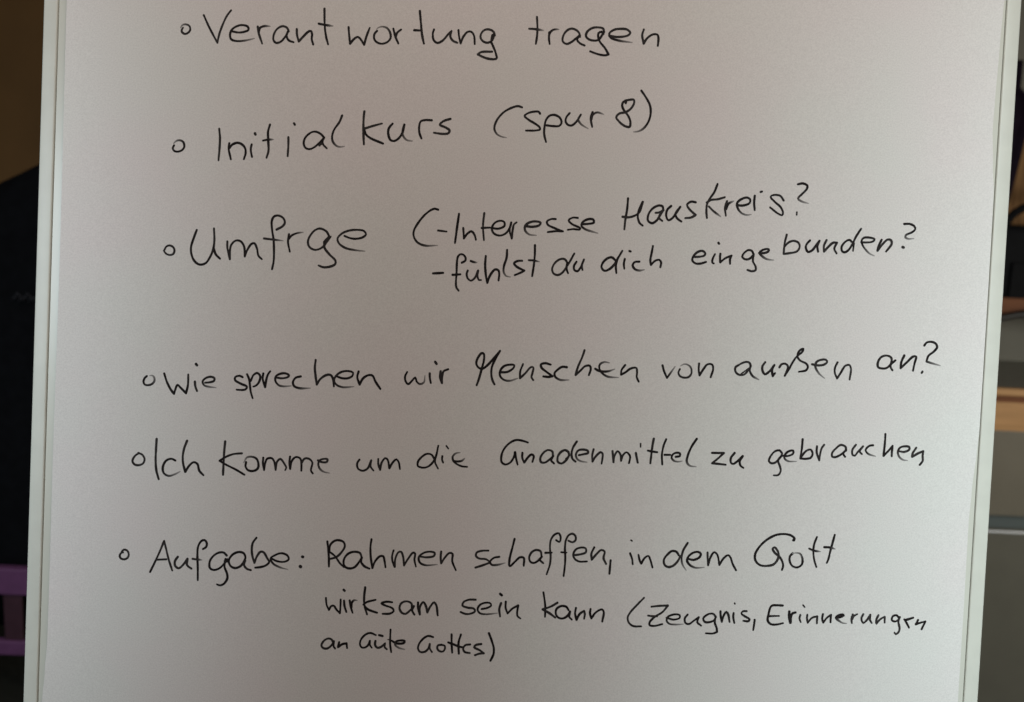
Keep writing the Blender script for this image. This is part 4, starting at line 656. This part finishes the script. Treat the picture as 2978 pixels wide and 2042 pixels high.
    (1, 0, 0, [], [-34.7, -209.8, -34.4, -216.4, -33.7, -223.2]),
    (1, 0, 0, [], [-36.9, -215.8, -33.0, -217.1, -28.6, -218.6, -25.9, -219.0]),
    (1, 0, 0, [], [-27.9, -209.6, -29.3, -215.6, -28.8, -223.8]),
    (1, 0, 0, [], [-20.8, -216.6, -24.3, -217.3, -25.8, -219.8, -24.6, -222.3, -20.8, -223.0]),
    (1, 0, 0, [4], [-12.7, -215.9, -16.7, -216.9, -17.7, -218.6, -13.8, -220.4, -10.5, -222.7, -13.7, -223.1, -16.9, -224.4]),
    (1, 0, 0, [], [-7.4, -207.7, -5.2, -212.8, -3.3, -218.8, -3.4, -223.2, -5.4, -228.0]),]),
]

PEN = 0.00166
def catmull(run, closed=False):
    if len(run) == 2:
        a, b = run; n = max(2, int((b - a).length / 0.0012))
        return [a.lerp(b, i / n) for i in range(n + 1)]
    P = [run[0] * 2 - run[1]] + run + [run[-1] * 2 - run[-2]]; out = []
    for i in range(1, len(P) - 2):
        p0, p1, p2, p3 = P[i - 1], P[i], P[i + 1], P[i + 2]
        d1 = max((p1 - p0).length, 1e-6) ** .5; d2 = max((p2 - p1).length, 1e-6) ** .5; d3 = max((p3 - p2).length, 1e-6) ** .5
        m1 = ((p1 - p0) / d1 - (p2 - p0) / (d1 + d2) + (p2 - p1) / d2) * d2
        m2 = ((p2 - p1) / d2 - (p3 - p1) / (d2 + d3) + (p3 - p2) / d3) * d2
        n = max(2, int((p2 - p1).length / 0.0009))
        for k in range(n):
            t = k / n; t2 = t * t; t3 = t2 * t
            out.append(p1 * (2 * t3 - 3 * t2 + 1) + m1 * (t3 - 2 * t2 + t) + p2 * (3 * t2 - 2 * t3) + m2 * (t3 - t2))
    out.append(run[-1]); return out
def write_word(text, strokes):
    bm = bmesh.new(); dl = bm.verts.layers.float.new('dry'); lift = 0.00004
    for wf, fs, fe, corners, pts in strokes:
        runs = [[]]
        for i in range(0, len(pts), 2):
            u, v = pts[i] / 1000, pts[i + 1] / 1000
            p = Vector(lifted(u, v, paper_h(u, v))); runs[-1].append(p)
            if i // 2 in corners: runs.append([p.copy()])
        runs = [r for r in runs if len(r) > 1]
        total = []
        for r in runs: total.append(catmull(r))
        L = sum((b - a).length for r in total for a, b in zip(r, r[1:])); s = 0.0
        ph = random.uniform(0, 6.28); wv = random.uniform(0.93, 1.07)
        for r in total:
            pl = []
            sh0 = s
            for i, p in enumerate(r):
                if i: s += (p - r[i - 1]).length
                a = s / L if L > 0 else 0
                w = PEN * 0.5 * wf * wv * (1 + 0.07 * math.sin(ph + s * 330) + 0.04 * math.sin(ph * 2 + s * 900))
                dry = 0.035 * max(0, math.sin(ph * 3 + s * 60))
                if fe:
                    rem = (L - s); k = max(0.0, 1 - rem / min(0.012, L * 0.45)); w *= 1 - 0.55 * k * k; dry += 0.62 * k ** 1.6
                else:
                    rem = (L - s); k = max(0.0, 1 - rem / 0.004); w *= 1 - 0.12 * k
                if fs:
                    k = max(0.0, 1 - s / min(0.009, L * 0.45)); w *= 1 - 0.5 * k * k; dry += 0.55 * k ** 1.6
                t = (r[min(i + 1, len(r) - 1)] - r[max(i - 1, 0)])
                t = t.normalized() if t.length > 1e-9 else Vector((1, 0))
                pl.append((p, t, w, dry))
            # round caps
            def cap(end):
                p, t, w, dry = pl[end]; d = -1 if end == 0 else 1
                ex = []
                for f in (0.45, 0.8, 0.98):
                    ex.append((p + t * d * w * f, t, w * math.sqrt(max(0, 1 - f * f)), dry))
                return ex
            c0 = cap(0)[::-1]; c1 = cap(-1); pl = c0 + pl + c1
            prev = None
            for p, t, w, dry in pl:
                nrm = Vector((-t.y, t.x)); z = lift
                vs = []
                for sgn in (1, -1):
                    q = p + nrm * w * sgn
                    vv = bm.verts.new((q.x, q.y, paper_h(q.x, q.y) + z)); vv[dl] = min(dry, 1); vs.append(vv)
                if prev: bm.faces.new((prev[0], prev[1], vs[1], vs[0]))
                prev = vs; lift += 1.2e-8
            lift += 1.2e-6
    bmesh.ops.recalc_face_normals(bm, faces=bm.faces)
    up = sum(f.normal.z for f in bm.faces)
    for f in bm.faces:
        if f.normal.z < 0: f.normal_flip()
    name = 'bullet_ring' if text == 'o' else 'handwritten_word'
    o = link_mesh(name, bm, M_INK, sheet)
    if text != 'o': o['label'] = 'handwritten word "%s" in black marker' % text
    return o
for text, strokes in WRITING: write_word(text, strokes)

# ------------------------------------------------------------------ left: black garment on a coat stand, small purple chair
def coat():
    root = empty('black_coat', (-1.08, 1.62, 0.30))
    tag(root, 'black garment with a faint grey print, hanging in the dark behind the purple chair', 'garment')
    # outline half-widths by height (shoulders slope down to both sides), pleated depth
    prof = [(0.05, .30), (0.15, .295), (0.35, .285), (0.55, .275), (0.75, .27), (0.9, .265), (0.98, .262), (1.03, .235), (1.065, .18), (1.108, .115), (1.130, .07), (1.150, .03), (1.158, .012)]
    bm = bmesh.new(); seg = 56; rings = []
    for z, hw in prof:
        ring = []
        for k in range(seg):
            a = k * 2 * math.pi / seg
            dep = 0.085 if z < 1.0 else 0.085 * (1.19 - z) / 0.19 + 0.02
            fold = 1 + 0.10 * math.sin(a * 9 + z * 2) * (1 - z / 1.4)
            ring.append(bm.verts.new((math.cos(a) * hw, math.sin(a) * dep * fold, z)))
        rings.append(ring)
    for i in range(len(rings) - 1):
        for k in range(seg):
            bm.faces.new((rings[i][k], rings[i][(k + 1) % seg], rings[i + 1][(k + 1) % seg], rings[i + 1][k]))
    bm.faces.new(rings[0][::-1]); bm.faces.new(rings[-1])
    link_mesh('body', bm, M_BLACKCLOTH, root, True)
    for s in (-1, 1):
        link_mesh('sleeve', tube_bm([(s * .20, 0, 1.01), (s * .262, -.03, .93), (s * .30, -.05, .80), (s * .315, -.06, .60), (s * .32, -.05, .42)], [.05, .062, .06, .055, .05], 16), M_BLACKCLOTH, root, True)
    # faint lettering-like print on the chest, a few short brush marks
    bm = bmesh.new()
    for k in range(7):
        x = -0.056 + k * 0.0075; z = 0.855 + 0.006 * math.sin(k * 2.1); y = -0.098
        tube_bm([(x, y, z - 0.006), (x + 0.006, y - .001, z + 0.004 * (k % 3)), (x + 0.010, y, z - 0.003)], 0.0022, 6, bm)
    link_mesh('chest_print', bm, M_PRINT, root, True)
    return root
coat()
def coat_stand():
    root = empty('coat_stand', (-1.08, 1.78, 0))
    tag(root, 'dark coat stand carrying the black garment', 'coat stand')
    link_mesh('pole', tube_bm([(0, 0, 0.05), (0, 0, 1.56)], 0.016, 12), M_RUBBER, root, True)
    link_mesh('foot_disc', tube_bm([(0, 0, 0), (0, 0, 0.02), (0, 0, 0.04)], [.17, .165, .05], 32), M_RUBBER, root, True)
    link_mesh('hook', tube_bm([(0, 0, 1.50), (0, -.08, 1.47), (0, -.16, 1.475), (0, -.17, 1.49)], 0.006, 8), M_RUBBER, root, True)
coat_stand()
def purple_chair():
    root = empty('child_chair', (-1.15, 1.2, 0))
    tag(root, 'small purple slat-backed chair in front of the black garment', 'chair')
    box('top_rail', -0.19, 0.25, -0.012, 0.012, 0.590, 0.647, M_PURPLE, root, 0.004)
    box('lower_rail', -0.165, 0.225, -0.010, 0.010, 0.457, 0.489, M_PURPLE, root, 0.004)
    for x in (-0.117, -0.037, 0.043, 0.123, 0.175):
        box('slat', x + 0.012, x + 0.050, -0.004, 0.004, 0.4885, 0.5905, M_PURPLED, root, 0.002)
    for x in (-0.19, 0.226):
        box('back_leg', x, x + 0.024, -0.014, 0.010, 0.0, 0.5895, M_PURPLED, root, 0.003)
        box('front_leg', x, x + 0.024, -0.33, -0.306, 0.0, 0.302, M_PURPLED, root, 0.003)
    box('seat', -0.19, 0.25, -0.34, -0.0145, 0.3025, 0.320, M_PURPLE, root, 0.005)
purple_chair()

# ------------------------------------------------------------------ right: counter, shelf, bag, cable
def counter():
    root = empty('kitchen_counter', (1.9, 2.0, 0))
    tag(root, 'counter with a wooden front edge, taupe front and thin strip coloured white for its gleam', 'counter')
    x0, x1 = -0.75, 0.9
    box('worktop', x0, x1, 0.0205, 0.50, 0.925, 0.955, M_LAMINATE, root, 0.002)
    box('worktop_edge', x0, x1, 0.0, 0.02, 0.936, 0.957, M_WOOD, root, 0.003)
    box('shadow_groove', x0, x1, 0.012, 0.0205, 0.918, 0.9355, M_REDWOOD, root)  # dark strip; the shadow line under the edge is put into its colour
    box('wooden_rail', x0, x1, 0.002, 0.020, 0.836, 0.9175, M_WOOD, root, 0.002)
    box('front_panel', x0, x1, 0.006, 0.024, 0.588, 0.8355, M_FRONT, root, 0.002)
    box('recess', x0, x1, 0.03, 0.05, 0.545, 0.588, M_SLATE, root)
    link_mesh('gleam_strip', tube_bm([(x0, 0.001, 0.5425), (x1, 0.001, 0.5425)], 0.0034, 16), M_GLEAM, root, True)
    box('lower_front_panel', x0, x1, 0.006, 0.024, 0.0, 0.538, M_FRONT2, root, 0.002)
    box('carcass', x0, x1, 0.0505, 0.50, 0.0, 0.9245, M_FRONT2, root)
counter()
def shelf():
    root = empty('wall_shelf', (1.75, 2.2, 1.14))
    tag(root, 'open pine shelf on the grey wall with a reddish bottom board', 'shelf')
    box('back_panel', -0.45, 0.5, 0.285, 0.297, 0.0, 0.56, M_WOODV, root)
    box('bottom_board', -0.45, 0.5, 0.0, 0.2845, 0.0, 0.022, M_REDWOOD, root, 0.002)
    box('front_lip', -0.45, 0.5, -0.012, -0.0005, -0.004, 0.050, M_REDWOOD, root, 0.002)
    box('side_board', -0.47, -0.4505, 0.0, 0.297, -0.004, 0.56, M_WOODV, root, 0.002)
    box('side_board', 0.5005, 0.52, 0.0, 0.297, -0.004, 0.56, M_WOODV, root, 0.002)
shelf()
def bag():
    root = empty('black_bag', (1.60, 2.30, 1.163))
    tag(root, 'black bag with an arched carrying strap standing on the shelf', 'bag')
    link_mesh('body', box_bm(-0.20, 0.22, -0.075, 0.075, 0.0, 0.235, 0.03, 4), M_BAG, root, True)
    box('front_pocket', -0.15, 0.17, -0.088, -0.0755, 0.02, 0.13, M_BAG, root, 0.006)
    pts = []
    for k in range(25):
        a = math.pi * k / 24
        pts.append((0.025 - 0.17 * math.cos(a), 0.0, 0.212 + 0.10 * math.sin(a) ** 0.8))
    link_mesh('strap', tube_bm(pts, 0.012, 10), M_BAG, root, True)
bag()
tag(link_mesh('black_cable', tube_bm([(1.30, 2.17, 1.10), (1.38, 2.165, 1.125), (1.45, 2.16, 1.144), (1.52, 2.16, 1.156), (1.62, 2.16, 1.160), (1.75, 2.165, 1.150), (1.85, 2.17, 1.10)], 0.010, 10), M_RUBBER, None, True),
    'black cable running along the underside of the shelf', 'cable')
def apron():
    root = empty('purple_apron', (1.30, 2.13, 1.40))
    tag(root, 'very dark purple cloth hanging beside the shelf, right of the board', 'cloth')
    bm = bmesh.new(); top = []
    for j in range(25):
        z = 0.45 - 0.60 * j / 24
        # right edge: narrow hanging loop on top, widening downwards then tapering
        if z > 0.37: r = 0.060
        elif z > 0.34: r = 0.060 + (0.37 - z) * 1.33
        elif z > 0.10: r = 0.100 - (0.34 - z) * 0.095
        else: r = 0.077 - (0.10 - z) * 0.15
        row = []
        for i in range(21):
            x = -0.12 + (r + 0.12) * i / 20
            row.append(bm.verts.new((x, 0.012 * math.sin(i * 1.4 + z * 5), z)))
        top.append(row)
    for j in range(24):
        for i in range(20): bm.faces.new((top[j][i], top[j + 1][i], top[j + 1][i + 1], top[j][i + 1]))
    o = link_mesh('cloth_panel', bm, M_PLUMCLOTH, root, True)
    md = o.modifiers.new('thickness', 'SOLIDIFY'); md.thickness = 0.006
    link_mesh('hanging_loop', tube_bm([(-0.03, 0.0, 0.44), (-0.02, 0.02, 0.52), (0.0, 0.10, 0.56), (0.02, 0.02, 0.52), (0.03, 0.0, 0.44)], 0.004, 8), M_PLUMCLOTH, root, True)
apron()
